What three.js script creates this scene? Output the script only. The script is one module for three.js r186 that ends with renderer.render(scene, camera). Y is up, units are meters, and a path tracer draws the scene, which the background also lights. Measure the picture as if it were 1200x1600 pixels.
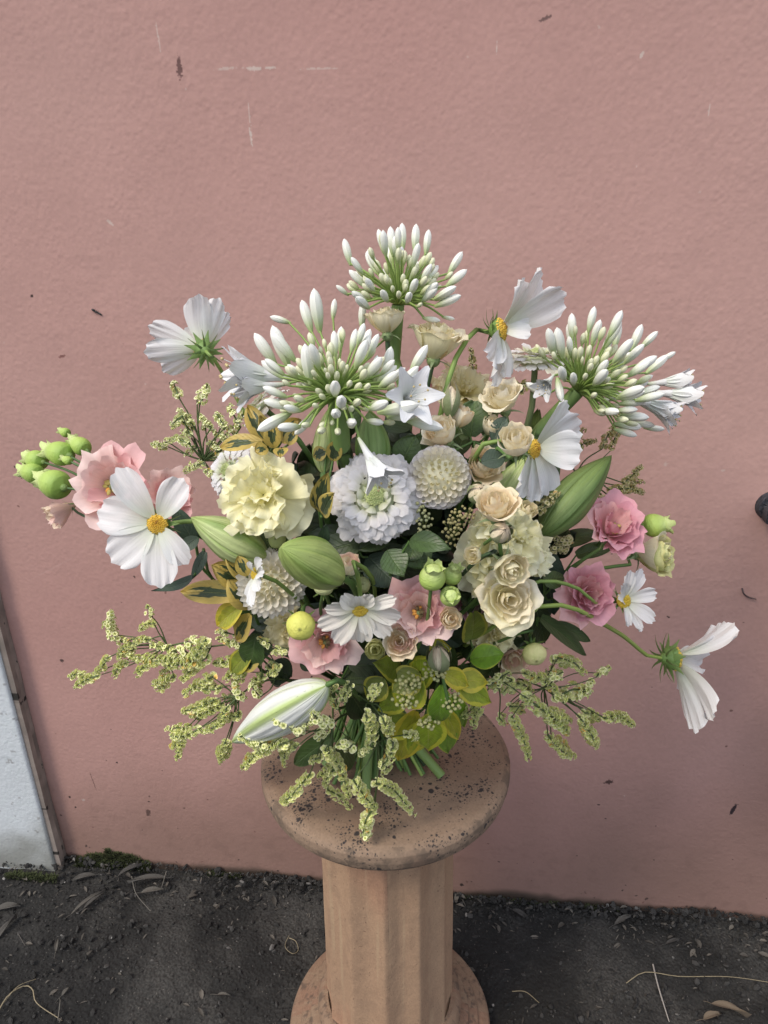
import * as THREE from 'three';
import { mergeGeometries } from 'three/addons/utils/BufferGeometryUtils.js';

// ---------- camera, sky, sun, exposure ----------
const scene = new THREE.Scene();
const CAM_X = 0.003, CAM_Y = 1.15, CAM_Z = 0.72, PITCH = -24, ROLL = -0.9;
const camera = new THREE.PerspectiveCamera(68.0, 768 / 1024, 0.02, 60);
camera.position.set(CAM_X, CAM_Y, CAM_Z);
camera.rotation.order = 'YXZ';
camera.rotation.set(PITCH * Math.PI / 180, 0, ROLL * Math.PI / 180);
camera.updateMatrixWorld(true);
const renderer = new THREE.WebGLRenderer({ antialias: true });
renderer.setSize(768, 1024);
renderer.toneMapping = THREE.LinearToneMapping;
renderer.toneMappingExposure = 1.56;
renderer.shadowMap.enabled = true;
const SUN = new THREE.Vector3(-0.72, 1.0, 0.52).normalize();
{ // soft overcast sky, brighter overhead and towards the veiled sun
  const w = 256, h = 128, d = new Float32Array(w * h * 4);
  for (let j = 0; j < h; j++) for (let i = 0; i < w; i++) {
    const el = ((j + 0.5) / h - 0.5) * Math.PI, az = ((i + 0.5) / w - 0.5) * 2 * Math.PI;
    const x = Math.cos(el) * Math.cos(az), y = Math.sin(el), z = Math.cos(el) * Math.sin(az);
    const up = Math.max(0, y), s = Math.max(0, x * SUN.x + y * SUN.y + z * SUN.z);
    const L = y < 0 ? 0.25 : (0.42 + 0.62 * up) * (0.78 + 0.5 * s * s);
    const k = (j * w + i) * 4;
    d[k] = L * 0.94; d[k + 1] = L * 1.0; d[k + 2] = L * 1.13; d[k + 3] = 1;
  }
  const sky = new THREE.DataTexture(d, w, h, THREE.RGBAFormat, THREE.FloatType);
  sky.mapping = THREE.EquirectangularReflectionMapping; sky.magFilter = THREE.LinearFilter; sky.needsUpdate = true;
  scene.background = sky; scene.environment = sky;
}
const sun = new THREE.DirectionalLight(0xfff1de, 1.45);
sun.position.copy(SUN).multiplyScalar(4); sun.castShadow = true; sun.shadow.radius = 30;
Object.assign(sun.shadow.camera, { left: -1.6, right: 1.6, top: 1.6, bottom: -1.6, near: 0.1, far: 9 });
scene.add(sun, sun.target);

// ---------- helpers ----------
const PI = Math.PI, RAD = PI / 180, GA = PI * (3 - Math.sqrt(5));
function rng(a) { return () => { a |= 0; a = a + 0x6D2B79F5 | 0; let t = Math.imul(a ^ a >>> 15, 1 | a); t = t + Math.imul(t ^ t >>> 7, 61 | t) ^ t; return ((t ^ t >>> 14) >>> 0) / 4294967296; }; }
const R0 = rng(20240611), rr = (a, b) => a + (b - a) * R0();
const clamp = (x, a, b) => Math.min(b, Math.max(a, x)), lerp = (a, b, t) => a + (b - a) * t;
const sst = (a, b, x) => { const t = clamp((x - a) / (b - a), 0, 1); return t * t * (3 - 2 * t); };
const mix3 = (a, b, t) => [lerp(a[0], b[0], t), lerp(a[1], b[1], t), lerp(a[2], b[2], t)];
const V = (x, y, z) => new THREE.Vector3(x, y, z);
function hash(x, y, s = 0) { let h = Math.imul(x, 374761393) ^ Math.imul(y, 668265263) ^ Math.imul(s, 1442695041); h = Math.imul(h ^ h >>> 13, 1274126177); return ((h ^ h >>> 16) >>> 0) / 4294967296; }
function noise(x, y, s = 0, per = 0) { // value noise, period per cells when given
  const xi = Math.floor(x), yi = Math.floor(y), fx = x - xi, fy = y - yi, u = fx * fx * (3 - 2 * fx), v = fy * fy * (3 - 2 * fy);
  const w = per ? (n) => ((n % per) + per) % per : (n) => n;
  const x0 = w(xi), x1 = w(xi + 1), y0 = w(yi), y1 = w(yi + 1);
  return lerp(lerp(hash(x0, y0, s), hash(x1, y0, s), u), lerp(hash(x0, y1, s), hash(x1, y1, s), u), v);
}
function fbm(x, y, o, s = 0, per = 0) { let a = 0, n = 0, g = 1; for (let k = 0; k < o; k++) { a += g * noise(x, y, s + k, per); n += g; g *= 0.5; if (per) { x *= 2; y *= 2; per *= 2; } else { const t = x * 1.616 - y * 1.227; y = x * 1.227 + y * 1.616 + 3.7; x = t + 1.3; } } return a / n; }
const used = {};
function numbered(n) { const k = used[n] = (used[n] ?? -1) + 1; return k ? `${n}_${String(k).padStart(3, '0')}` : n; }
function tex(w, h, fn, srgb, wrap = THREE.RepeatWrapping) { // fn(x, y) -> [r, g, b] 0..1
  const d = new Uint8Array(w * h * 4);
  for (let j = 0; j < h; j++) for (let i = 0; i < w; i++) { const c = fn((i + 0.5) / w, (j + 0.5) / h), k = (j * w + i) * 4; d[k] = clamp(c[0], 0, 1) * 255; d[k + 1] = clamp(c[1], 0, 1) * 255; d[k + 2] = clamp(c[2], 0, 1) * 255; d[k + 3] = 255; }
  const t = new THREE.DataTexture(d, w, h); t.magFilter = THREE.LinearFilter; t.minFilter = THREE.LinearMipmapLinearFilter; t.generateMipmaps = true; t.wrapS = t.wrapT = wrap;
  if (srgb) t.colorSpace = THREE.SRGBColorSpace;
  t.needsUpdate = true; return t;
}
// photograph pixel (1200 x 1600) -> world, on a plane of known depth or height
const FPX = 800 / Math.tan(34 * RAD);
function ray(px, py) { return V((px - 600) / FPX, -(py - 800) / FPX, -1).transformDirection(camera.matrixWorld); }
function at(px, py, z) { const r = ray(px, py); return r.multiplyScalar((z - CAM_Z) / r.z).add(camera.position); }
function onY(px, py, y) { const r = ray(px, py); return r.multiplyScalar((y - CAM_Y) / r.y).add(camera.position); }
const camR = V(1, 0, 0).transformDirection(camera.matrixWorld), camU = V(0, 1, 0).transformDirection(camera.matrixWorld), camT = V(0, 0, 1).transformDirection(camera.matrixWorld);
const mpp = (p) => -p.clone().sub(camera.position).dot(camT) / FPX;     // metres per photograph pixel at p
const cdir = (r, u, t) => camR.clone().multiplyScalar(r).addScaledVector(camU, u).addScaledVector(camT, t).normalize();
const TOP = 0.513;                                                      // pedestal top
function dome(px, py) { const dx = (px - 590) / 560, dy = (py - 880) / (py < 880 ? 590 : 440); return Math.max(-0.13, 0.16 - 0.25 * (dx * dx + dy * dy)); }
function F(px, py, dz = 0) {
  let p = at(px, py, dome(px, py) + dz);
  if (p.y < TOP + 0.014 && Math.hypot(p.x, p.z) < 0.2 && py < 1330) p = onY(px, py, TOP + 0.014);
  return p;
}
function thing(name, label, category, pos = V(0, 0, 0), group) {
  const o = new THREE.Group(); o.name = numbered(name); o.position.copy(pos); o.userData = { label, category };
  if (group) o.userData.group = group;
  scene.add(o); return o;
}
function mesh(name, geo, mat, parent = scene) { const m = new THREE.Mesh(geo, mat); m.name = parent === scene ? numbered(name) : name; m.castShadow = m.receiveShadow = true; parent.add(m); return m; }
const _p = V(), _q = new THREE.Quaternion(), _s = V();
function put(ctx, name, geo, mat, L) { // a part placed by the context's matrix
  const m = mesh(name, geo, mat, ctx.parent), M = ctx.M.clone(); if (L) M.multiply(L);
  M.decompose(m.position, m.quaternion, m.scale); return m;
}
function basis(pos, dir, scale = 1, spin = 0) { // +y along dir, +z towards the top of the picture
  const Y = dir.clone().normalize(), ref = camU.clone().addScaledVector(camT, -0.25);
  const Z = ref.addScaledVector(Y, -ref.dot(Y)).normalize(), X = Y.clone().cross(Z);
  return new THREE.Matrix4().makeBasis(X, Y, Z).setPosition(pos).multiply(new THREE.Matrix4().makeRotationY(spin)).multiply(new THREE.Matrix4().makeScale(scale, scale, scale));
}
const rotY = (a) => new THREE.Matrix4().makeRotationY(a), rotX = (a) => new THREE.Matrix4().makeRotationX(a), scl = (x, y, z) => new THREE.Matrix4().makeScale(x, y, z), trn = (x, y, z) => new THREE.Matrix4().makeTranslation(x, y, z);
function along(pos, dir, outward, sx = 1, sy = sx, sz = sx) { // +y along dir, +z as near outward as can be
  const Y = dir.clone().normalize(), Z = outward.clone().addScaledVector(Y, -outward.dot(Y)); if (Z.lengthSq() < 1e-9) Z.set(Y.y, Y.z, Y.x).addScaledVector(Y, -(Y.y * Y.x + Y.z * Y.y + Y.x * Y.z)); Z.normalize();
  return new THREE.Matrix4().makeBasis(Y.clone().cross(Z), Y, Z).setPosition(pos).multiply(scl(sx, sy, sz));
}
// ---------- geometry makers ----------
function sheet(nu, nv, fn) { // fn(s, t) -> [x, y, z, r, g, b]
  const P = [], C = [], U = [], I = [];
  for (let j = 0; j <= nv; j++) for (let i = 0; i <= nu; i++) { const s = i / nu * 2 - 1, t = j / nv, a = fn(s, t); P.push(a[0], a[1], a[2]); C.push(a[3] ?? 1, a[4] ?? 1, a[5] ?? 1); U.push(i / nu, t); }
  for (let j = 0; j < nv; j++) for (let i = 0; i < nu; i++) { const a = j * (nu + 1) + i, b = a + 1, c = a + nu + 1, d = c + 1; I.push(a, c, b, b, c, d); }
  const g = new THREE.BufferGeometry(); g.setAttribute('position', new THREE.Float32BufferAttribute(P, 3)); g.setAttribute('color', new THREE.Float32BufferAttribute(C, 3)); g.setAttribute('uv', new THREE.Float32BufferAttribute(U, 2)); g.setIndex(I); g.computeVertexNormals(); return g;
}
function paint(g, c) { // constant colour or fn(x, y, z)
  const p = g.attributes.position, n = p.count, a = new Float32Array(n * 3);
  for (let i = 0; i < n; i++) { const k = typeof c === 'function' ? c(p.getX(i), p.getY(i), p.getZ(i)) : c; a[i * 3] = k[0]; a[i * 3 + 1] = k[1]; a[i * 3 + 2] = k[2]; }
  g.setAttribute('color', new THREE.BufferAttribute(a, 3)); return g;
}
function merge(list) { return mergeGeometries(list.map((g) => { const h = g.index ? g.toNonIndexed() : g; for (const k of Object.keys(h.attributes)) if (!['position', 'normal', 'uv', 'color'].includes(k)) h.deleteAttribute(k); if (!h.attributes.color) paint(h, [1, 1, 1]); return h; })); }
const W1 = [1, 1, 1];
// a petal: starts at radius r0 on +z, rises at angle a0 and bends to a1
function petal(o) {
  const q = { L: 1, W: 0.3, nu: 6, nv: 8, a0: 10, a1: -10, cup: 0.1, ruf: 0, rf: 3, tip: 0.25, r0: 0.1, notch: 0, nf: 3, jag: 0, fold: 0, base: W1, mid: W1, end: W1, edge: null, seed: 1, twist: 0, prof: (t) => Math.pow(Math.sin(Math.min(1, 0.08 + t * 0.75) * PI * 0.5 + t * 0.35), 0.9), ...o };
  const cr = [0], cy = [0], N = 24, ang = (t) => (q.a0 + (q.a1 - q.a0) * t) * RAD;
  for (let k = 1; k <= N; k++) { const a = ang((k - 0.5) / N); cr.push(cr[k - 1] + Math.cos(a) * q.L / N); cy.push(cy[k - 1] + Math.sin(a) * q.L / N); }
  const ph = hash(q.seed, 7) * 6.28, ph2 = hash(q.seed, 8) * 6.28;
  return sheet(q.nu, q.nv, (s, t0) => {
    let t = t0 - t0 * t0 * t0 * (q.tip * s * s + q.notch * (0.5 - 0.5 * Math.cos(s * PI * q.nf)) + q.jag * hash(Math.round((s + 1) * q.nu), q.seed, 3));
    t = Math.max(0, t);
    const f = t * N, k = Math.min(N - 1, Math.floor(f)), u = f - k, r = lerp(cr[k], cr[k + 1], u), y = lerp(cy[k], cy[k + 1], u), a = ang(t);
    const w = q.W * q.prof(t0), tw = q.twist * t * RAD;
    let lift = q.cup * w * s * s * 2 + q.fold * w * Math.abs(s) + q.ruf * t0 * t0 * Math.sin(s * q.rf * PI + ph + t0 * 1.5) * (0.35 + 0.65 * Math.abs(s)) + q.ruf * 0.6 * t0 * t0 * t0 * Math.sin(s * q.rf * 2.3 * PI + ph2);
    let x = s * w; const x2 = x * Math.cos(tw) - lift * Math.sin(tw); lift = x * Math.sin(tw) + lift * Math.cos(tw); x = x2;
    let c = t0 < 0.5 ? mix3(q.base, q.mid, t0 * 2) : mix3(q.mid, q.end, t0 * 2 - 1);
    if (q.edge) c = mix3(c, q.edge, sst(0.55, 1, Math.max(Math.abs(s), t0 * t0)));
    return [x, y + Math.cos(a) * lift, q.r0 + r - Math.sin(a) * lift, ...c];
  });
}
// a petal that wraps round the axis: R(t), Y(t), half angle in degrees
function shell(o) {
  const q = { nu: 8, nv: 8, half: 70, R: (t) => 0.5, Y: (t) => t, ruf: 0, rf: 3, tip: 0.2, pow: 2, wid: (t) => Math.sin(Math.min(1, 0.25 + t) * PI / 2), edgeR: 0, base: W1, mid: W1, end: W1, edge: null, seed: 1, jag: 0, ...o };
  const ph = hash(q.seed, 17) * 6.28, ph2 = hash(q.seed, 19) * 6.28;
  return sheet(q.nu, q.nv, (s, t0) => {
    const t = Math.max(0, t0 - t0 * t0 * (q.tip * Math.pow(Math.abs(s), q.pow) + q.jag * hash(Math.round((s + 1) * q.nu), q.seed, 5)));
    const a = s * q.half * q.wid(t0) * RAD, e = t0 * t0 * t0;
    const r = q.R(t) + q.edgeR * s * s * t0 + q.ruf * e * (Math.sin(s * q.rf * PI + ph) + 0.6 * Math.sin(s * q.rf * 2.1 * PI + ph2));
    const y = q.Y(t) + q.ruf * 0.7 * e * Math.sin(s * q.rf * 1.7 * PI + ph2);
    let c = t0 < 0.5 ? mix3(q.base, q.mid, t0 * 2) : mix3(q.mid, q.end, t0 * 2 - 1);
    if (q.edge) c = mix3(c, q.edge, sst(0.6, 1, Math.max(Math.abs(s), t0 * t0)));
    return [Math.sin(a) * r, y, Math.cos(a) * r, ...c];
  });
}
function spindle(prof, seg = 10, n = 8, lobes = 0, amp = 0, col = () => W1) { // lathe with lobes, y 0..1
  return sheet(seg, n, (s, t) => { const a = (s + 1) * PI, r = prof(t) * (1 + amp * Math.cos(a * lobes)); return [Math.sin(a) * r, t, Math.cos(a) * r, ...col(t, a)]; });
}
function tube(pts, r0, r1 = r0, seg = 10, rad = 6, col = W1) {
  const c = new THREE.CatmullRomCurve3(pts), g = new THREE.TubeGeometry(c, seg, 1, rad, false), p = g.attributes.position;
  for (let i = 0; i <= seg; i++) { const o = c.getPointAt(i / seg), r = lerp(r0, r1, i / seg); for (let j = 0; j <= rad; j++) { const k = i * (rad + 1) + j; p.setXYZ(k, o.x + (p.getX(k) - o.x) * r, o.y + (p.getY(k) - o.y) * r, o.z + (p.getZ(k) - o.z) * r); } }
  return paint(g, col);
}
const moved = (g, M) => g.clone().applyMatrix4(M);
// ---------- the setting ----------
const GW1 = onY(250, 1357, 0), GW2 = onY(1195, 1440, 0);                 // two points of the foot of the wall
const WX = GW2.clone().sub(GW1).normalize(), WN = V(-WX.z, 0, WX.x); if (WN.z < 0) WN.negate();
const WALL0 = GW1.clone().addScaledVector(WX, V(0, 0, 0).sub(GW1).dot(WX)); // wall foot nearest the pedestal
const wallYaw = Math.atan2(-WX.z, WX.x);
function onWall(px, py) { const r = ray(px, py), d = WALL0.clone().sub(camera.position).dot(WN) / r.dot(WN); return r.multiplyScalar(d).add(camera.position); }
function wallUV(px, py) { const p = onWall(px, py).sub(WALL0); return [p.dot(WX), p.y]; }
const WT = 2.2;                                                           // metres covered by the wall's colour map
const marks = [];                                                        // [x, y, half length, half width, angle, colour, strength]
function mark(px, py, l, w, deg, c, k) { const [x, y] = wallUV(px, py); marks.push([x, y, l, w, deg * RAD, c, k]); }
const CHIP = [0.80, 0.74, 0.70], DARK = [0.16, 0.12, 0.11];
mark(352, 107, .012, .0016, 2, CHIP, .6); mark(395, 107, .011, .0022, 0, CHIP, .8); mark(423, 106, .006, .0016, 0, CHIP, .8); mark(500, 107, .025, .0008, 0, CHIP, .6);
mark(390, 182, .02, .0006, 92, CHIP, .7); mark(392, 214, .012, .0012, 95, CHIP, .9); mark(247, 57, .016, .0008, 94, CHIP, .7); mark(280, 106, .013, .0036, 88, [0.36, 0.25, 0.24], .8);
mark(172, 348, .006, .002, -40, CHIP, .7); mark(1003, 85, .004, .0016, 70, CHIP, .8); mark(1108, 174, .006, .001, 90, CHIP, .8); mark(776, 76, .006, .0007, 90, CHIP, .8); mark(97, 557, .006, .002, 10, [0.4, 0.25, 0.23], .7);
mark(78, 890, .045, .0012, 28, [0.74, 0.6, 0.57], .5); mark(232, 1270, .008, .005, 80, [0.3, 0.22, 0.2], .8); mark(146, 1222, .022, .0008, 97, [0.3, 0.22, 0.2], .7); mark(950, 1222, .007, .005, 30, [0.22, 0.15, 0.14], .8);
mark(1146, 1265, .012, .0035, 75, [0.14, 0.1, 0.12], .9); mark(290, 530, .004, .003, 0, [0.62, 0.45, 0.43], .6); mark(1040, 725, .003, .003, 0, CHIP, .5); mark(1130, 735, .003, .002, 0, CHIP, .5); mark(855, 28, .008, .002, 20, [0.32, 0.24, 0.23], .7); mark(130, 1250, .003, .003, 0, [0.7, 0.65, 0.62], .7);
for (let k = 0; k < 200; k++) { const y = Math.pow(R0(), 2.2) * 1.0, s = rr(.0009, .0024) * (R0() < .12 ? 1.7 : 1); marks.push([rr(-1, 1), y + 0.02, s, s * rr(.5, 1), rr(0, 3), R0() < .78 ? DARK : [0.42, 0.3, 0.27], rr(.5, .95)]); }
for (let k = 0; k < 60; k++) { const s = rr(.001, .002); marks.push([rr(-1, 1), rr(.2, 1.5), s, s * .7, rr(0, 3), CHIP, rr(.3, .7)]); }
const WN_ = 2048, grid = new Map();
marks.forEach((m) => { const r = Math.max(m[2], m[3]) + 0.01; for (let gx = Math.floor((m[0] - r) / .05); gx <= Math.floor((m[0] + r) / .05); gx++) for (let gy = Math.floor((m[1] - r) / .05); gy <= Math.floor((m[1] + r) / .05); gy++) { const k = gx * 1000 + gy; (grid.get(k) ?? grid.set(k, []).get(k)).push(m); } });
const wallMap = tex(WN_, WN_, (u, v) => {
  const x = (u - 0.5) * WT; let y = v * WT; if (y > 2) y -= WT;
  let c = [0.72, 0.566, 0.533];                                          // sRGB of the paint
  const big = fbm(x * 2.2 + 9, y * 2.2, 3, 11), mid = fbm(x * 11, y * 11, 3, 21), fine = noise(x * 260, y * 260, 31);
  c = c.map((k, i) => k * (1 + (big - .5) * (i === 0 ? .08 : .14) + (mid - .5) * .05 + (fine - .5) * .035));
  const dust = sst(.42, 0, y + (fbm(x * 5, y * 3, 3, 41) - .5) * .35);     // splashed soil towards the ground
  c = mix3(c, [0.485, 0.385, 0.34], dust * .7);
  const splash = sst(.5, .8, fbm(x * 60, y * 60, 4, 51)) * sst(.3, .02, y) * .12; c = mix3(c, [0.33, 0.25, 0.22], splash);
  const damp = sst(.022, .002, y + (fbm(x * 18, y * 8, 3, 61) - .5) * .03); c = mix3(c, [0.2, 0.17, 0.14], damp * .8);
  const near = grid.get(Math.floor(x / .05) * 1000 + Math.floor(y / .05));
  if (near) for (const m of near) { const dx = x - m[0], dy = y - m[1], a = Math.cos(m[4]) * dx + Math.sin(m[4]) * dy, b = -Math.sin(m[4]) * dx + Math.cos(m[4]) * dy; const e = Math.hypot(a / m[2], b / m[3]) + (fbm(x * 500, y * 500, 2, 71) - .5) * 1.1; if (e < 1) c = mix3(c, m[5], m[6] * sst(1, .7, e)); }
  return c;
}, true);
const wallBump = tex(1024, 1024, (u, v) => { // roller stipple and old trowel marks; repeats every 0.7 m
  const st = noise(u * 150, v * 150, 3, 150) * .5 + noise(u * 260, v * 260, 4, 260) * .28, w = fbm(u * 10, v * 10, 3, 5, 10), patch = sst(.5, .72, fbm(u * 5, v * 5, 4, 8, 5));
  const ridge = Math.abs(noise(u * 30, v * 30, 9, 30) - .5) * 2; const h = st * (.35 + .5 * w) + w * .7 + patch * (1 - ridge) * .35; return [h * .6, h * .6, h * .6];
});
const uvM = (g, fn) => { const p = g.attributes.position, uv = g.attributes.uv; for (let i = 0; i < p.count; i++) { const a = fn(p.getX(i), p.getY(i), p.getZ(i)); uv.setXY(i, a[0], a[1]); } return g; };
const wallBumpT = wallBump; wallBumpT.repeat.set(WT / 0.7, WT / 0.7);
const wallM = new THREE.MeshStandardMaterial({ map: wallMap, bumpMap: wallBumpT, bumpScale: 0.0012, roughness: 0.82 });
{
  const g = new THREE.BoxGeometry(5, 3.2, 0.2); uvM(g, (x, y) => [x / WT + .5, (y + 1.45) / WT]);
  const w = mesh('wall', g, wallM); w.position.copy(WALL0).addScaledVector(WN, -0.1); w.position.y = 1.45; w.rotation.y = wallYaw;
  w.userData = { label: 'dusty pink painted rendered wall with roller stipple behind the bouquet', category: 'wall' };
}
// white pilaster at the left edge
{
  const a = wallUV(103, 1330)[0];
  const whiteMap = tex(512, 1024, (u, v) => { const y = v * 3.2; let c = [0.80, 0.825, 0.84]; const f = fbm(u * 8, v * 21, 4, 91); c = c.map((k) => k * (.95 + .08 * f)); const d = sst(.16, .0, y + (fbm(u * 20, v * 53, 3, 95) - .5) * .14); c = mix3(c, [0.45, 0.45, 0.42], d * .75); if (fbm(u * 140, v * 370, 2, 97) > .84) c = mix3(c, [0.45, 0.44, 0.43], .5); return c; }, true);
  const sideMap = tex(256, 512, (u, v) => { let c = [0.53, 0.49, 0.46]; const f = fbm(u * 6, v * 40, 4, 103, 0); c = c.map((k) => k * (.75 + .5 * f)); if (fbm(u * 9, v * 70, 3, 105) > .72) c = [0.17, 0.16, 0.145]; return c; }, true);
  const T = 0.026, whiteM = new THREE.MeshStandardMaterial({ map: whiteMap, roughness: .8, bumpMap: wallBump.clone(), bumpScale: .0018 }); whiteM.bumpMap.repeat.set(1.7, 4.6); whiteM.bumpMap.needsUpdate = true;
  const sideM = new THREE.MeshStandardMaterial({ map: sideMap, roughness: .9 });
  const t = thing('pilaster', 'white painted wall strip standing proud at the left edge', 'pilaster', WALL0.clone().addScaledVector(WX, a));
  t.rotation.y = wallYaw;
  const sh = new THREE.Shape(); sh.moveTo(-1.2, 0.001); sh.lineTo(-0.010, 0.001); sh.lineTo(-0.010, T - .004); sh.quadraticCurveTo(-0.011, T, -0.016, T); sh.lineTo(-1.2, T); sh.closePath();
  const g = new THREE.ExtrudeGeometry(sh, { depth: 3.1, bevelEnabled: false, curveSegments: 5 }); g.rotateX(-PI / 2); g.scale(1, 1, -1); { const ix = g.index; const p = g.toNonIndexed ? g : g; }
  const gi = g.index ? g.toNonIndexed() : g, P = gi.attributes.position; for (let i = 0; i < P.count; i += 3) { const A = [P.getX(i), P.getY(i), P.getZ(i)], B = [P.getX(i + 1), P.getY(i + 1), P.getZ(i + 1)]; P.setXYZ(i, ...B); P.setXYZ(i + 1, ...A); } gi.computeVertexNormals();
  uvM(gi, (x, y, z) => [x / 1.2, (y - .05) / 3.2]); gi.translate(0, -.05, 0);
  mesh('face', gi, whiteM, t);
  const s = new THREE.BoxGeometry(0.0096, 3.1, T - .006, 1, 60, 2); { const p = s.attributes.position; for (let i = 0; i < p.count; i++) if (p.getX(i) > 0) { p.setX(i, p.getX(i) + (noise(p.getY(i) * 40, p.getZ(i) * 60, 5) - .5) * .006); } } s.computeVertexNormals(); uvM(s, (x, y, z) => [z * 6, y / 1.2]);
  const sm = mesh('return_face', s, sideM, t); sm.position.set(-.005, 1.5, (T - .006) / 2 + .001); sm.userData.label = 'grubby unpainted side with dark mould';
}
// soil
const soilMap = tex(1024, 1024, (u, v) => { const f = fbm(u * 14, v * 14, 5, 201, 14), b = fbm(u * 4, v * 4, 3, 203, 4), g = noise(u * 400, v * 400, 205, 400); let c = mix3([0.09, 0.088, 0.084], [0.215, 0.21, 0.20], sst(.38, .72, b * .6 + f * .4)); c = c.map((k) => k * (.7 + .6 * g)); if (noise(u * 300, v * 300, 207, 300) > .955) c = [0.45, 0.43, 0.4]; return c; }, true);
const soilBump = tex(1024, 1024, (u, v) => { const h = fbm(u * 40, v * 40, 5, 211, 40) * .7 + noise(u * 220, v * 220, 215, 220) * .3; return [h, h, h]; });
const soilM = new THREE.MeshStandardMaterial({ map: soilMap, bumpMap: soilBump, bumpScale: .006, roughness: .95 });
const groundH = (x, z) => .014 * sst(.05, .0, (x - WALL0.x) * WN.x + (z - WALL0.z) * WN.z + (fbm(x * 22, 3, 3, 227) - .5) * .05) + (fbm(x * 9 + 50, z * 9 + 50, 4, 221) - .5) * .022 + (fbm(x * 45, z * 45, 2, 225) - .5) * .006;
{
  const g = new THREE.PlaneGeometry(1, 1, 200, 120); const p = g.attributes.position;
  const sq = (t, s) => Math.sign(t) * Math.pow(Math.abs(t), 3) * s + t * 1.6;   // fine near, coarse far
  for (let i = 0; i < p.count; i++) { const x = sq(p.getX(i), 150), z = sq(p.getY(i), 150); p.setXYZ(i, x, Math.abs(x) < 2 && Math.abs(z) < 2 ? groundH(x, z) : 0, -z); }
  g.computeVertexNormals(); uvM(g, (x, y, z) => [x / .7, z / .7]);
  const m = mesh('ground', g, soilM); m.userData = { kind: 'structure', label: 'dark bare soil with scattered plant litter' };
}
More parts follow.
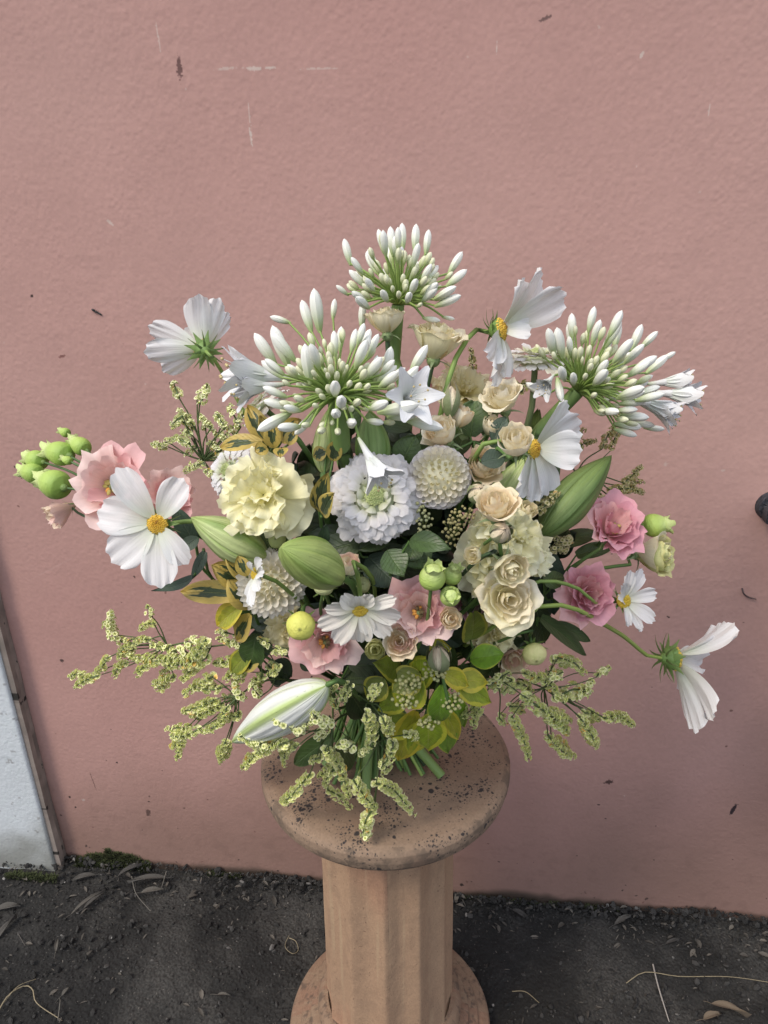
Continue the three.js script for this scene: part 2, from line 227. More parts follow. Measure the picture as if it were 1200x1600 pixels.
// ---------- terracotta pedestal ----------
{
  const spots = (x, z, cell, prob, sd) => { // lichen dots scattered one to a cell
    const cx = Math.floor(x / cell), cz = Math.floor(z / cell); let m = 0;
    for (let i = -1; i <= 1; i++) for (let j = -1; j <= 1; j++) { const a = cx + i, b = cz + j; if (hash(a, b, 700 + sd) > prob) continue; const dx = x / cell - a - hash(a, b, 710 + sd), dz = z / cell - b - hash(a, b, 720 + sd), r = .16 + .34 * hash(a, b, 730 + sd); m = Math.max(m, sst(r, r * .7, Math.hypot(dx, dz * (.7 + .6 * hash(a, b, 740 + sd))))); }
    return m;
  };
  const clay = (s, dirt) => tex(512, 512, (u, v) => { const f = fbm(u * 6, v * 6, 4, s, 6), g = noise(u * 240, v * 240, s + 4, 240); let c = mix3([0.60, 0.485, 0.39], [0.66, 0.545, 0.44], f); c = mix3(c, [0.62, 0.455, 0.365], sst(.5, .75, fbm(u * 3, v * 2, 3, s + 9, 0)) * .5); c = c.map((k) => k * (.95 + .09 * g)); if (noise(u * 90, v * 150, s + 6, 0) > .955) c = mix3(c, [0.3, 0.22, 0.18], .55); const d = sst(.5, .75, fbm(u * 26, v * 16, 4, s + 12, 0)), st = sst(.58, .8, fbm(u * 40, v * 2.2, 3, s + 15)); c = mix3(c, [0.70, 0.62, 0.50], st * .35); return mix3(c, [0.40, 0.33, 0.28], d * dirt); }, true);
  const clayBump = tex(512, 512, (u, v) => { const h = fbm(u * 30, v * 30, 4, 301, 30) * .7 + (noise(u * 200, v * 200, 305, 200) > .9 ? -.25 : 0) + .2; return [h, h, h]; });
  const slabMap = tex(1024, 1024, (u, v) => { // lichen and soot spots, thicker towards the rim
    const x = (u - .5) * .5, z = (v - .5) * .5, r = Math.hypot(x, z);
    let c = mix3([0.49, 0.415, 0.35], [0.58, 0.49, 0.41], fbm(u * 12, v * 12, 4, 311)); c = c.map((k) => k * (.95 + .1 * noise(u * 300, v * 300, 313)));
    c = mix3(c, [0.46, 0.37, 0.31], sst(.5, .8, fbm(u * 7 + 3, v * 7, 4, 331)) * .6);
    const wx = (fbm(x * 140, z * 140, 2, 325) - .5) * .012, wz = (fbm(x * 140 + 9, z * 140, 2, 327) - .5) * .012; const dens = fbm(x * 30 + 7, z * 30, 3, 315), ring = sst(.045, .11, r) * (r < .150 ? 1 : .25);
    c = mix3(c, [0.17, 0.155, 0.16], spots(x + wx * .35, z + wz * .35, .0062, .42 * ring * sst(.46, .64, dens) + .012, 1) * .9); c = mix3(c, [0.19, 0.17, 0.17], spots(x + wx * .25, z + wz * .25, .0031, .5 * ring * sst(.42, .64, dens) + .025, 2) * .85); c = mix3(c, [0.24, 0.21, 0.2], spots(x, z, .0017, .2 * ring * sst(.36, .6, dens) + .04, 3) * .7);
    if (r > .142) { const s = fbm((x + wx) * 80, (z + wz) * 80, 4, 321); c = mix3(c, [0.36, 0.31, 0.265], sst(.48, .75, s) * .6); }
    return c;
  }, true);
  const mk = (map, bs) => new THREE.MeshStandardMaterial({ map, bumpMap: clayBump, bumpScale: bs, roughness: .88 });
  const shaftM = mk(clay(341, .12), .0012), baseM = mk(clay(351, .7), .0018), slabM = mk(slabMap, .0014); baseM.color.setRGB(.66, .68, .71);
  const t = thing('pedestal', 'terracotta column pedestal with fluted shaft and spotted round top', 'pedestal', V(0, 0, 0));
  const wob = (g, a) => { const p = g.attributes.position; for (let i = 0; i < p.count; i++) { const x = p.getX(i), y = p.getY(i), z = p.getZ(i), n = 1 + (fbm(Math.atan2(z, x) * 3 + 9, y * 30, 2, 361) - .5) * a; p.setXYZ(i, x * n, y, z * n); } return g; };
  const lathe = (pts, uvr) => { const L = []; const q = new THREE.CatmullRomCurve3(pts.map((a) => V(a[0], a[1], 0)), false, 'catmullrom', 0.15).getPoints(pts.length * 6).map((a) => new THREE.Vector2(Math.max(.0005, a.x), a.y)); const g = new THREE.LatheGeometry(q, 96); if (uvr) { const uv = g.attributes.uv, n = q.length; let s = [0]; for (let i = 1; i < n; i++) s.push(s[i - 1] + q[i].distanceTo(q[i - 1])); for (let i = 0; i <= 96; i++) for (let j = 0; j < n; j++) { const a = i / 96 * 2 * PI, r = s[j] / .5; uv.setXY(i * n + j, .5 + r * Math.sin(a), .5 + r * Math.cos(a)); } } else { const uv = g.attributes.uv; for (let i = 0; i < uv.count; i++) uv.setXY(i, uv.getX(i) * 4, uv.getY(i)); } return g; };
  const top = lathe([[.0005, TOP], [.06, TOP], [.125, TOP], [.140, TOP - .0006], [.1468, TOP - .003], [.1498, TOP - .008], [.150, TOP - .017], [.1475, TOP - .027], [.141, TOP - .036], [.132, TOP - .042], [.1275, TOP - .0455], [.1265, TOP - .0505], [.114, TOP - .053], [.08, TOP - .0535]], true);
  const tm = mesh('round_top', wob(top, .006), slabM, t); tm.userData.label = 'round top speckled with black lichen';
  { // fluted shaft
    const y0 = .055, y1 = TOP - .0515, NV = 70, NU = 240, P = 12;
    const g = sheet(NU, NV, (s, v) => { const a = (s + 1) * PI, y = lerp(y0, y1, v), R = lerp(.0905, .0835, v); const k = (a / (2 * PI) * P + .1) % 1, c = 2 * k - 1; let d = .0072 * Math.pow(.5 + .5 * Math.cos(PI * c), .6); d *= sst(.985, .95, v + .012 * c * c) * sst(.02, .06, v); const n = (fbm(a * 5, y * 26, 3, 371) - .5) * .0012; const flare = .004 * sst(.95, 1, v) + .006 * sst(.05, 0, v); const r = R - d + n + flare; return [Math.sin(a) * r, y, Math.cos(a) * r]; });
    const uv = g.attributes.uv; for (let i = 0; i < uv.count; i++) uv.setX(i, uv.getX(i) * 2);
    mesh('shaft', g, shaftM, t).userData.label = 'fluted tan clay shaft';
  }
  const base = lathe([[.088, .078], [.0945, .077], [.1005, .070], [.1035, .062], [.103, .054], [.1, .047], [.1085, .044], [.1145, .0405], [.1155, .034], [.122, .0315], [.1285, .0285], [.1295, .024], [.138, .0215], [.1445, .0175], [.147, .011], [.1475, .0], [.1475, -.02]]);
  mesh('base', wob(base, .008), baseM, t).userData.label = 'stepped round base with weathered rings';
}
// ---------- plant materials ----------
const rotZ = (a) => new THREE.Matrix4().makeRotationZ(a);
const streak = tex(256, 256, (u, v) => { const k = .90 + .08 * noise(u * 46, v * 2.5, 401) + .04 * noise(u * 16, v * 3, 403); const f = noise(u * 120, v * 30, 405) * .03; return [k + f - .02, k + f - .02, k + f - .02]; }, false, THREE.MirroredRepeatWrapping);
const cell = tex(128, 128, (u, v) => { const h = fbm(u * 24, v * 24, 3, 411, 24); return [h, h, h]; });
const lilyTex = tex(256, 512, (u, v) => { let k = .80 + .14 * noise(u * 34, v * 3, 471) + .10 * fbm(u * 9, v * 10, 3, 473); if (noise(u * 70, v * 130, 475) > .965) k -= .2; return [k, k, k * .985]; }, false, THREE.MirroredRepeatWrapping);
const petalM = (hex, tr = .32, rough = .72) => new THREE.MeshPhysicalMaterial({ color: hex, vertexColors: true, map: streak, bumpMap: streak, bumpScale: .0012, roughness: rough, transmission: tr, thickness: 0, side: THREE.DoubleSide });
const plantM = (hex, rough = .6, bs = .0004) => new THREE.MeshStandardMaterial({ color: hex, vertexColors: true, bumpMap: cell, bumpScale: bs, roughness: rough, side: THREE.DoubleSide });
const M = {
  white: petalM(0xf2f2f2), whiteB: petalM(0xf2f1f4), whiteC: petalM(0xf3efe6), lilac: petalM(0xf6f3f3), cream: petalM(0xfbf5e2), creamB: petalM(0xfcf7ea), peach: petalM(0xfbecd4), beige: petalM(0xf5eed6),
  yellow: petalM(0xfdfae4), yellowB: petalM(0xfbf7dc), ivory: petalM(0xf8f7e6), pink: petalM(0xefc2c2), pinkB: petalM(0xe8aebb), pinkC: petalM(0xf6dcd6), lime: petalM(0xe8ecb4), green: plantM(0xffffff, .55), stem: plantM(0xffffff, .6, .0003), disc: plantM(0xffffff, .8), bud: plantM(0xffffff, .6, .0005), lily: new THREE.MeshPhysicalMaterial({ color: 0xffffff, vertexColors: true, map: lilyTex, bumpMap: lilyTex, bumpScale: .003, roughness: .55, side: THREE.DoubleSide }), aga: petalM(0xffffff, .12, .6), lim: new THREE.MeshPhysicalMaterial({ color: 0xffffff, vertexColors: true, roughness: .9, transmission: .3, thickness: 0, side: THREE.DoubleSide }),
};
// leaf textures: midrib, side veins, variegation
function leafTex(seed, col, margin, marginAmt, vein) {
  return tex(256, 256, (u, v) => {
    const s = Math.abs(u - .5) * 2; let c = mix3(col, col.map((k) => k * .72), fbm(u * 6, v * 6, 3, seed));
    const sv = Math.abs(((v * 8 - s * 2.2) % 1 + 1) % 1 - .5) * 2; c = mix3(c, vein, sst(.8, 1, sv) * .13 * (1 - s * .6));
    if (margin) { const e = Math.max(s, Math.abs(v - .5) * 1.55) + (fbm(u * 7 + 5, v * 5, 3, seed + 5) - .5) * .9 * marginAmt; const g = fbm(u * 5, v * 5, 2, seed + 9); c = mix3(c, mix3(margin, margin.map((k) => k * .85), g), sst(1 - marginAmt * .75, 1 - marginAmt * .62, e)); }
    return mix3(c, vein, sst(.06, .02, s) * .45);
  }, true, THREE.ClampToEdgeWrapping);
}
const leafBump = tex(128, 256, (u, v) => { const s = Math.abs(u - .5) * 2, sv = Math.abs(((v * 8 - s * 2.2) % 1 + 1) % 1 - .5) * 2; const h = .7 - .3 * sst(.8, 1, sv) - .5 * sst(.1, 0, s) + .15 * fbm(u * 20, v * 20, 2, 431); return [h, h, h]; }, false, THREE.ClampToEdgeWrapping);
const leafM = (map, rough = .48, tr = 0) => new THREE.MeshPhysicalMaterial({ map, bumpMap: leafBump, bumpScale: .0007, roughness: rough, transmission: tr, thickness: 0, side: THREE.DoubleSide });
const L = {
  dark: leafM(leafTex(441, [.28, .375, .19], null, 0, [.36, .42, .27]), .42), deep: leafM(leafTex(443, [.235, .30, .17], null, 0, [.33, .40, .24]), .45), blue: leafM(leafTex(445, [.26, .335, .265], null, 0, [.4, .46, .38]), .55),
  mid: leafM(leafTex(447, [.33, .43, .22], null, 0, [.48, .56, .34]), .45, .1), vari: leafM(leafTex(449, [.24, .31, .2], [.74, .66, .34], .62, [.3, .36, .2]), .48, .1), variB: leafM(leafTex(453, [.27, .34, .2], [.80, .70, .36], .85, [.5, .5, .26]), .48, .12),
  lime: leafM(leafTex(457, [.72, .82, .24], [.90, .90, .3], .4, [.76, .78, .42]), .42, .3), gold: leafM(leafTex(459, [.82, .83, .25], [.92, .86, .28], .5, [.84, .78, .4]), .48, .25), limeG: leafM(leafTex(461, [.58, .77, .24], [.74, .80, .28], .16, [.56, .66, .34]), .42, .2),
  blade: leafM(leafTex(463, [.42, .52, .24], null, 0, [.56, .62, .36]), .5, .1), olive: leafM(leafTex(465, [.56, .62, .22], [.74, .72, .26], .3, [.55, .55, .3]), .48, .15),
};
// ---------- stems ----------
const TIE = at(588, 1075, 0.0);
const GREEN = [.10, .19, .05], DKGREEN = [.045, .085, .035], PALEG = [.24, .36, .10], BROWNST = [.16, .10, .07];
let stemCount = 0;
// from a head at p, leaving along dir, through the tie of the bouquet to the pedestal top
function stemPts(p, dir, opts = {}) {
  const k = stemCount++, a = k * GA, q = .005 + .018 * Math.sqrt((k % 40) / 40), tie = TIE.clone().add(V(Math.cos(a) * q, rr(-.02, .02), Math.sin(a) * q));
  const d = p.distanceTo(tie), pts = [p.clone(), p.clone().addScaledVector(dir, Math.min(opts.lead ?? .05, d * .3))];
  for (const w of opts.via ?? []) pts.push(F(...w));
  const last = pts[pts.length - 1]; pts.push(last.clone().lerp(tie, .6).add(V(0, -.01, -.008)));
  pts.push(tie);
  if (opts.end || (opts.low !== false && k % 3 !== 2)) { const v = tie.clone().sub(p).setY(0); const e = tie.clone(); e.y = TOP + .004; if (opts.end) e.copy(onY(...opts.end, TOP + .004)); else if (k % 3 === 0) { e.x += rr(-.055, .06); e.z += rr(.015, .06); } else { e.addScaledVector(v.normalize(), rr(.025, .06)); e.z += .02; } pts.push(e); }
  return pts;
}
function addStem(t, p, dir, r, col = GREEN, opts = {}) {
  const pts = stemPts(p, dir, opts).map((a) => a.sub(t.position)); const m = mesh('stem', tube(pts, r, r * 1.25, 26, 6, col), M.stem, t); return m;
}
function flowerThing(name, label, category, px, py, dz, group) { const p = F(px, py, dz); const t = thing(name, label, category, TIE.clone(), group); return { t, p, m: mpp(p) }; }
const ctxOf = (t, p, dir, R, spin = 0) => ({ parent: t, M: basis(p.clone().sub(t.position), dir, R, spin) });
const sub = (t, name, M4, label) => { const g = new THREE.Group(); g.name = name; M4.decompose(g.position, g.quaternion, g.scale); if (label) g.userData.label = label; t.add(g); return { parent: g, M: new THREE.Matrix4() }; };
// ---------- cosmos ----------
const WHITE3 = { base: [.80, .84, .66], mid: [.93, .93, .92], end: [.95, .95, .95] };
const cosmosPetal = [0, 1, 2, 3].map((k) => petal({ ...WHITE3, L: .88, W: .31, nu: 14, nv: 11, a0: 14, a1: -18 + 7 * k, cup: .10, ruf: .04, rf: 2.2 + .5 * k, tip: .20, notch: .045, nf: 3, twist: 10 - 7 * k, r0: .13, seed: 31 + k, prof: (t) => .22 + .78 * Math.sin(Math.pow(t, .8) * 1.95) }));
const dots = (n, R, h, r, col, seed) => { const list = []; for (let i = 0; i < n; i++) { const f = Math.sqrt((i + .5) / n), a = i * GA, g = new THREE.IcosahedronGeometry(r * (.8 + .4 * hash(i, seed)), 0); g.scale(1, 1.7, 1); g.translate(Math.sin(a) * f * R, h * (1 - f * f) + r * .8 * hash(i, seed, 2), Math.cos(a) * f * R); list.push(paint(g, col(f, hash(i, seed, 1)))); } const d = new THREE.SphereGeometry(1, 16, 6, 0, 2 * PI, 0, PI / 2); d.scale(R, h, R); list.push(paint(d, col(.5, .2))); return merge(list); };
const cosmosEye = dots(110, .17, .07, .016, (f, h) => mix3(h > .72 ? [.42, .19, .03] : [.75, .46, .05], [.85, .62, .10], f * .7), 41);
const daisyEye = dots(120, .21, .10, .018, (f, h) => mix3([.72, .52, .06], [.86, .66, .10], h), 43);
const cosmosCup = (() => { const g = [paint(new THREE.LatheGeometry([[.02, -.2], [.07, -.17], [.14, -.1], [.17, -.02], [.165, .03]].map((a) => new THREE.Vector2(...a)), 14), [.17, .28, .07])]; for (let k = 0; k < 8; k++) g.push(petal({ L: .26, W: .07, nu: 2, nv: 5, a0: 35, a1: 5, r0: .1, base: [.16, .27, .06], mid: [.22, .35, .1], end: [.3, .42, .15], prof: (t) => 1 - t * .95, tip: 0 }).translate(0, -.12, 0).applyMatrix4(rotY(k * PI / 4))); for (let k = 0; k < 8; k++) g.push(petal({ L: .3, W: .025, nu: 2, nv: 5, a0: -20, a1: 25, r0: .07, base: [.12, .2, .05], mid: [.16, .24, .07], end: [.2, .22, .09], prof: (t) => 1 - t * .9, tip: 0 }).translate(0, -.16, 0).applyMatrix4(rotY((k + .5) * PI / 4))); return merge(g); })();
function cosmos(c, o = {}) { // o.petals: [image angle, length, width, tilt]
  const list = o.petals ?? [...Array(8)].map((_, k) => [k * 45 + rr(-6, 6), rr(.92, 1.05), 1, rr(-6, 6)]);
  list.forEach(([ang0, len = 1, wid = 1, tilt = 0, v], k) => { const ang = o.away ? 180 - ang0 : ang0; put(c, 'petal', cosmosPetal[v ?? k % 4], o.mat ?? M.white, rotY((ang - 90) * RAD).multiply(trn(0, .004 * (k % 3), 0)).multiply(rotX(-tilt * RAD)).multiply(scl(wid * .92, 1, len))); });
  put(c, 'flower_centre', o.eye ?? cosmosEye, M.disc); put(c, 'calyx', cosmosCup, M.green);
}
function cosmosThing(label, px, py, dz, dir, Rpx, o = {}) {
  const { t, p, m } = flowerThing('cosmos_flower', label, 'flower', px, py, dz); const d = cdir(...dir), R = Rpx * m;
  cosmos(ctxOf(t, p, d, R, o.spin ?? 0), { ...o, away: dir[2] < 0 }); addStem(t, p.clone().addScaledVector(d, -R * .18), d.clone().negate(), o.sr ?? .0016, o.sc ?? [.22, .33, .08], o); return t;
}
// ---------- dahlias and zinnias ----------
const scoops = [0, 1, 2].map((k) => [ // outer, middle, inner florets of a ball dahlia
  shell({ nu: 6, nv: 5, half: 105, R: (t) => .14 + .44 * Math.sin(Math.min(1, .15 + t) * PI / 2), Y: (t) => t * 1.25, tip: .35, base: [.86, .84, .72], mid: [.93, .92, .90], end: [.95, .94, .96], seed: k, wid: (t) => .55 + .45 * t }),
  shell({ nu: 6, nv: 5, half: 118, R: (t) => .14 + .38 * Math.sin(Math.min(1, .15 + t) * PI / 2), Y: (t) => t * 1.2, tip: .22, base: [.86, .82, .60], mid: [.94, .92, .84], end: [.96, .95, .92], seed: k + 4, wid: (t) => .6 + .4 * t }),
  shell({ nu: 6, nv: 4, half: 150, R: (t) => .16 + .22 * Math.sin(t * PI * .7), Y: (t) => t * 1.1, tip: .15, base: [.76, .72, .40], mid: [.90, .87, .64], end: [.93, .91, .74], seed: k + 8, wid: () => 1 })]);
const pointed = [0, 1, 2].map((k) => [
  shell({ nu: 6, nv: 6, half: 66, R: (t) => .12 + .62 * Math.sin(Math.min(1, .2 + t) * PI / 2) - .05 * t * t, Y: (t) => t * 1.9, tip: .62, pow: 1.4, base: [.84, .82, .62], mid: [.93, .92, .88], end: [.95, .95, .94], seed: k, wid: (t) => .5 + .5 * Math.sin(t * 2) }),
  shell({ nu: 6, nv: 6, half: 92, R: (t) => .12 + .48 * Math.sin(Math.min(1, .2 + t) * PI / 2) - .06 * t * t, Y: (t) => t * 1.7, tip: .5, pow: 1.5, base: [.80, .76, .5], mid: [.92, .9, .82], end: [.94, .93, .9], seed: k + 4, wid: (t) => .6 + .4 * Math.sin(t * 2) }),
  shell({ nu: 6, nv: 5, half: 140, R: (t) => .14 + .2 * Math.sin(t * PI * .8), Y: (t) => t * 1.4, tip: .4, pow: 1.5, base: [.84, .81, .6], mid: [.92, .9, .82], end: [.92, .9, .8], seed: k + 8, wid: () => 1 })]);
function ball(c, o = {}) { 
  const q = { n: 150, cover: 1.3, set: scoops, mats: [M.lilac, M.whiteC, M.whiteC], size: .155, inner: .62, flat: .82, ...o };
  for (let i = 0; i < q.n; i++) {
    const f = (i + .5) / q.n, th = Math.acos(1 - f * q.cover), a = i * GA, d = V(Math.sin(th) * Math.cos(a), Math.cos(th), Math.sin(th) * Math.sin(a));
    const lay = f > .42 ? 0 : f > .12 ? 1 : 2, s = q.size * lerp(q.in0 ?? .74, 1.12, Math.sqrt(f)) * rr(.94, 1.06), pos = d.clone().multiplyScalar(q.inner); pos.y *= q.flat;
    const out = V(d.x, -Math.tan(Math.min(1.4, th)) * .9 - .05, d.z); const dir = d.clone(); dir.y += q.lean ?? .05;
    dir.x += rr(-.06, .06); dir.z += rr(-.06, .06);
    put(c, 'petal', q.set[i % 3][lay], q.mats[lay], along(pos, dir, out, s, s * (q.long ?? 1), s));
  }
  const core = paint(new THREE.SphereGeometry(q.inner * .96, 16, 10).scale(1, q.flat, 1), [.74, .71, .52]); put(c, 'flower_base', core, M.green);
}
function dahliaThing(label, px, py, dz, dir, Rpx, o = {}, spin = 0) { const { t, p, m } = flowerThing(o.name ?? 'dahlia_flower', label, 'flower', px, py, dz); const d = cdir(...dir), R = Rpx * m; p.addScaledVector(d, -R * .45); ball(ctxOf(t, p, d, R, spin), o); addStem(t, p.clone().addScaledVector(d, -R * .5), d.clone().negate(), .0022, GREEN); return t; }
const zinPetal = [0, 1, 2, 3].map((k) => petal({ L: .42, W: .155, nu: 6, nv: 6, a0: 16, a1: -26, cup: .02, ruf: .028, rf: 1.3, tip: .2, notch: .08, nf: 2, r0: 0, seed: 60 + k, base: [.82, .83, .68], mid: [.91, .905, .90], end: [.94, .93, .94], prof: (t) => .5 + .5 * Math.sin(.3 + t * 1.9) }));
const zinIn = [0, 1, 2].map((k) => petal({ L: .2, W: .1, nu: 4, nv: 4, a0: 40, a1: 5, cup: -.25, r0: 0, tip: .3, seed: 70 + k, base: [.5, .58, .25], mid: [.76, .8, .58], end: [.86, .87, .74], prof: (t) => .5 + .5 * Math.sin(.3 + t * 1.9) }));
const zinEye = dots(80, .19, .1, .022, (f, h) => mix3([.42, .52, .2], [.66, .70, .36], h * .6 + f * .4), 47);
function zinnia(c, o = {}) {
  const q = { n: 92, mat: [M.lilac, M.whiteB], droop: 1, ...o };
  for (let i = 0; i < q.n; i++) {
    const f = 1 - (i + .5) / q.n, a = i * GA, inn = f < .12, r = inn ? .14 + f * .8 : .2 + .44 * Math.pow(f, .62), y = inn ? .13 : .16 - .36 * Math.pow(f, 1.5) * q.droop, tilt = inn ? 18 : lerp(30, -24, Math.pow(f, .8)) + rr(-14, 14), s = (inn ? 1 : lerp(.66, 1.08, f)) * rr(.8, 1.14);
    put(c, 'petal', inn ? zinIn[i % 3] : zinPetal[i % 4], q.mat[i % q.mat.length], rotY(a).multiply(trn(0, y + rr(-.012, .012), r)).multiply(rotX(-tilt * RAD)).multiply(rotY(rr(-.16, .16))).multiply(scl(s, s, s)));
  }
  put(c, 'flower_centre', zinEye.clone().translate(0, .13, 0), M.disc); put(c, 'flower_base', paint(new THREE.SphereGeometry(.42, 16, 8).scale(1, .45, 1).translate(0, -.1, 0), [.5, .55, .35]), M.green);
}
// ---------- carnation ----------
const carn = (g) => [0, 1, 2].map((k) => petal({ L: .86, W: .64, nu: 20, nv: 11, a0: [2, 30, 54][g] + 8 * k, a1: [-24, 14, 48][g] + 14 * k, cup: .10, ruf: [.15, .16, .14][g], rf: 1.15 + .45 * k, tip: .26, jag: .11, r0: [.1, .06, .03][g], seed: 80 + k + g * 5, twist: 12 - 12 * k, base: [.84, .82, .42], mid: [.95, .93, .72], end: [.97, .97, .86], prof: (t) => .12 + .88 * Math.sin(Math.pow(t, .9) * 1.75) }));
const carnP = [carn(0), carn(1), carn(2)];
function carnation(c, mats, o = {}) {
  const q = { rings: [[5, 0, 1.04, -.04], [4, 0, .94, .05], [4, 1, .88, .06], [3, 1, .74, .12], [3, 2, .6, .12], [3, 2, .42, .18]], ...o };
  q.rings.forEach(([n, g, len, y], ri) => { for (let k = 0; k < n; k++) put(c, 'petal', carnP[g][(k + ri) % 3], mats[(k + ri) % mats.length], rotY((k + ri * .37) / n * 2 * PI + rr(-.15, .15)).multiply(trn(0, y, 0)).multiply(rotX(-rr(-20, 18) * RAD)).multiply(rotY(rr(-.2, .2))).multiply(scl(len * rr(.85, 1.2), len, len * rr(.86, 1.1)))); });
  put(c, 'calyx', paint(new THREE.LatheGeometry([[.07, -.75], [.12, -.7], [.15, -.35], [.14, -.02]].map((a) => new THREE.Vector2(...a)), 12), [.28, .38, .2]), M.green);
}
function carnationThing(label, px, py, dz, dir, Rpx, mats, o = {}) { const { t, p, m } = flowerThing('carnation_flower', label, 'flower', px, py, dz); const d = cdir(...dir), R = Rpx * m; p.addScaledVector(d, -R * .3); carnation(ctxOf(t, p, d, R, o.spin ?? 0), mats, o); addStem(t, p.clone().addScaledVector(d, -R * .7), d.clone().negate(), .0022, [.16, .24, .12]); return t; }
// ---------- roses and lisianthus: nested wrapped petals ----------
const rosePetal = [0, 1, 2, 3, 4, 5].map((k) => { const open = k / 5; return [0, 1].map((v) => shell({ nu: 16, nv: 10, half: 78 - 6 * open, seed: 100 + k * 2 + v, tip: .16, pow: 2.4, ruf: .035 + .07 * open, rf: 1.5 + v * .9, jag: .03, edgeR: .04, R: (t) => .22 + .78 * Math.sin(Math.min(1, t * 1.35) * PI / 2) - (1 - open) * .42 * t * t + open * .42 * Math.pow(t, 5), Y: (t) => -.62 + 1.32 * t - open * .34 * Math.pow(t, 6), base: [.93, .88, .66], mid: [.97, .95, .86], end: [.98, .97, .92], edge: v ? [.95, .88, .72] : [.97, .95, .88] })); });
function rose(c, mats, o = {}) {
  const q = { n: 15, open: .5, tall: 1, cup: .16, ...o };
  for (let i = 0; i < q.n; i++) { const f = i / (q.n - 1), k = Math.round(clamp(f * 5 * q.open * 1.35 - .2, 0, 5)), s = lerp(q.cup, .84, Math.pow(f, .85)); put(c, 'petal', rosePetal[k][i % 2], mats[i % mats.length], rotY(i * GA + rr(-.2, .2)).multiply(trn(rr(-.02, .02), (1 - f) * .12, rr(-.02, .02))).multiply(rotX(rr(-6, 12) * RAD)).multiply(rotZ(rr(-6, 6) * RAD)).multiply(scl(s, q.tall * lerp(.82, .95, f), s))); }
  if (o.heart) put(c, 'flower_centre', o.heart, M.disc);
  const cal = [paint(new THREE.SphereGeometry(.26, 12, 8).translate(0, -.66, 0), [.22, .3, .13])]; for (let k = 0; k < 5; k++) cal.push(petal({ L: .75, W: .11, nu: 2, nv: 6, a0: o.clasp ? 62 : 15, a1: o.clasp ? 95 : -40, r0: .16, base: [.2, .28, .13], mid: [.25, .33, .17], end: [.32, .36, .2], prof: (t) => 1 - t * .92, tip: 0 }).translate(0, -.66, 0).applyMatrix4(rotY(k * 1.2566 + .4))); put(c, 'calyx', merge(cal), M.green);
}
function roseThing(label, px, py, dz, dir, Rpx, mats, o = {}) { const { t, p, m } = flowerThing(o.name ?? 'spray_rose', label, o.cat ?? 'flower', px, py, dz); const d = cdir(...dir), R = Rpx * 1.04 * m; rose(ctxOf(t, p, d, R, o.spin ?? rr(0, 6)), mats, o); addStem(t, p.clone().addScaledVector(d, -R * .8), d.clone().negate(), o.sr ?? .0016, o.sc ?? GREEN, o); return t; }
const lisCols = { base: [.90, .84, .62], mid: [.96, .93, .91], end: [.98, .95, .95] };
const lisPetal = [0, 1, 2, 3, 4].map((k) => { const o = k / 4; return [0, 1, 2].map((v) => shell({ nu: 16, nv: 10, half: 66, seed: 140 + k * 3 + v, tip: .32, pow: 2.5, ruf: .05 + .06 * o, rf: 1.6 + v * .8, jag: .03, edgeR: .05, R: (t) => .10 + .5 * Math.sin(Math.min(1, t * 1.2) * PI / 2) + (.06 + .5 * o) * Math.pow(t, 2.2), Y: (t) => -.62 + 1.25 * t - o * .5 * Math.pow(t, 3), ...lisCols, edge: [1, .97, .97] })); });
function stamens(seed, dark) { const g = []; for (let k = 0; k < 9; k++) { const a = k * GA, r = .09 + .05 * hash(k, seed), h = .05 + .12 * hash(k, seed, 1); g.push(tube([V(0, -.4, 0), V(Math.sin(a) * r * .6, -.2, Math.cos(a) * r * .6), V(Math.sin(a) * r, h - .1, Math.cos(a) * r)], .012, .01, 4, 4, [.6, .55, .3])); const b = new THREE.SphereGeometry(.05, 7, 5); b.scale(1, .7, 1.5); b.rotateY(a); b.translate(Math.sin(a) * r, h - .08, Math.cos(a) * r); g.push(paint(b, hash(k, seed, 2) > .45 ? dark : [.62, .30, .06])); } const p = new THREE.SphereGeometry(.075, 8, 6); p.scale(1, 1.5, 1); p.translate(0, -.02, 0); g.push(paint(p, [.16, .2, .08])); g.push(paint(new THREE.CylinderGeometry(.03, .06, .4, 6).translate(0, -.25, 0), [.5, .55, .25])); return merge(g); }
const heartDark = stamens(5, [.12, .09, .04]), heartGreen = stamens(9, [.42, .36, .1]);
function lisi(c, mats, o = {}) {
  const q = { n: 12, open: .8, ...o };
  for (let i = 0; i < q.n; i++) { const f = i / (q.n - 1), k = Math.round(clamp(lerp(.5, 4.4, f) * q.open, 0, 4)), s = lerp(q.inner ?? .42, .92, f); put(c, 'petal', lisPetal[k][i % 3], mats[i % mats.length], rotY(i * GA + rr(-.2, .2)).multiply(trn(0, (1 - f) * .04, 0)).multiply(rotX(rr(-8, 10) * RAD)).multiply(rotZ(rr(-8, 8) * RAD)).multiply(scl(s, lerp(.8, .92, f) * (q.tall ?? 1), s))); }
  if (o.heart) put(c, 'flower_centre', o.heart, M.disc);
  put(c, 'calyx', merge([paint(new THREE.SphereGeometry(.16, 10, 6).translate(0, -.62, 0), [.2, .3, .1]), ...[0, 1, 2, 3, 4].map((k) => petal({ L: .55, W: .04, nu: 2, nv: 5, a0: 40, a1: 10, r0: .1, base: [.2, .3, .1], mid: [.22, .33, .12], end: [.26, .36, .14], prof: (t) => 1 - t * .9, tip: 0 }).translate(0, -.62, 0).applyMatrix4(rotY(k * 1.2566)))]), M.green);
}
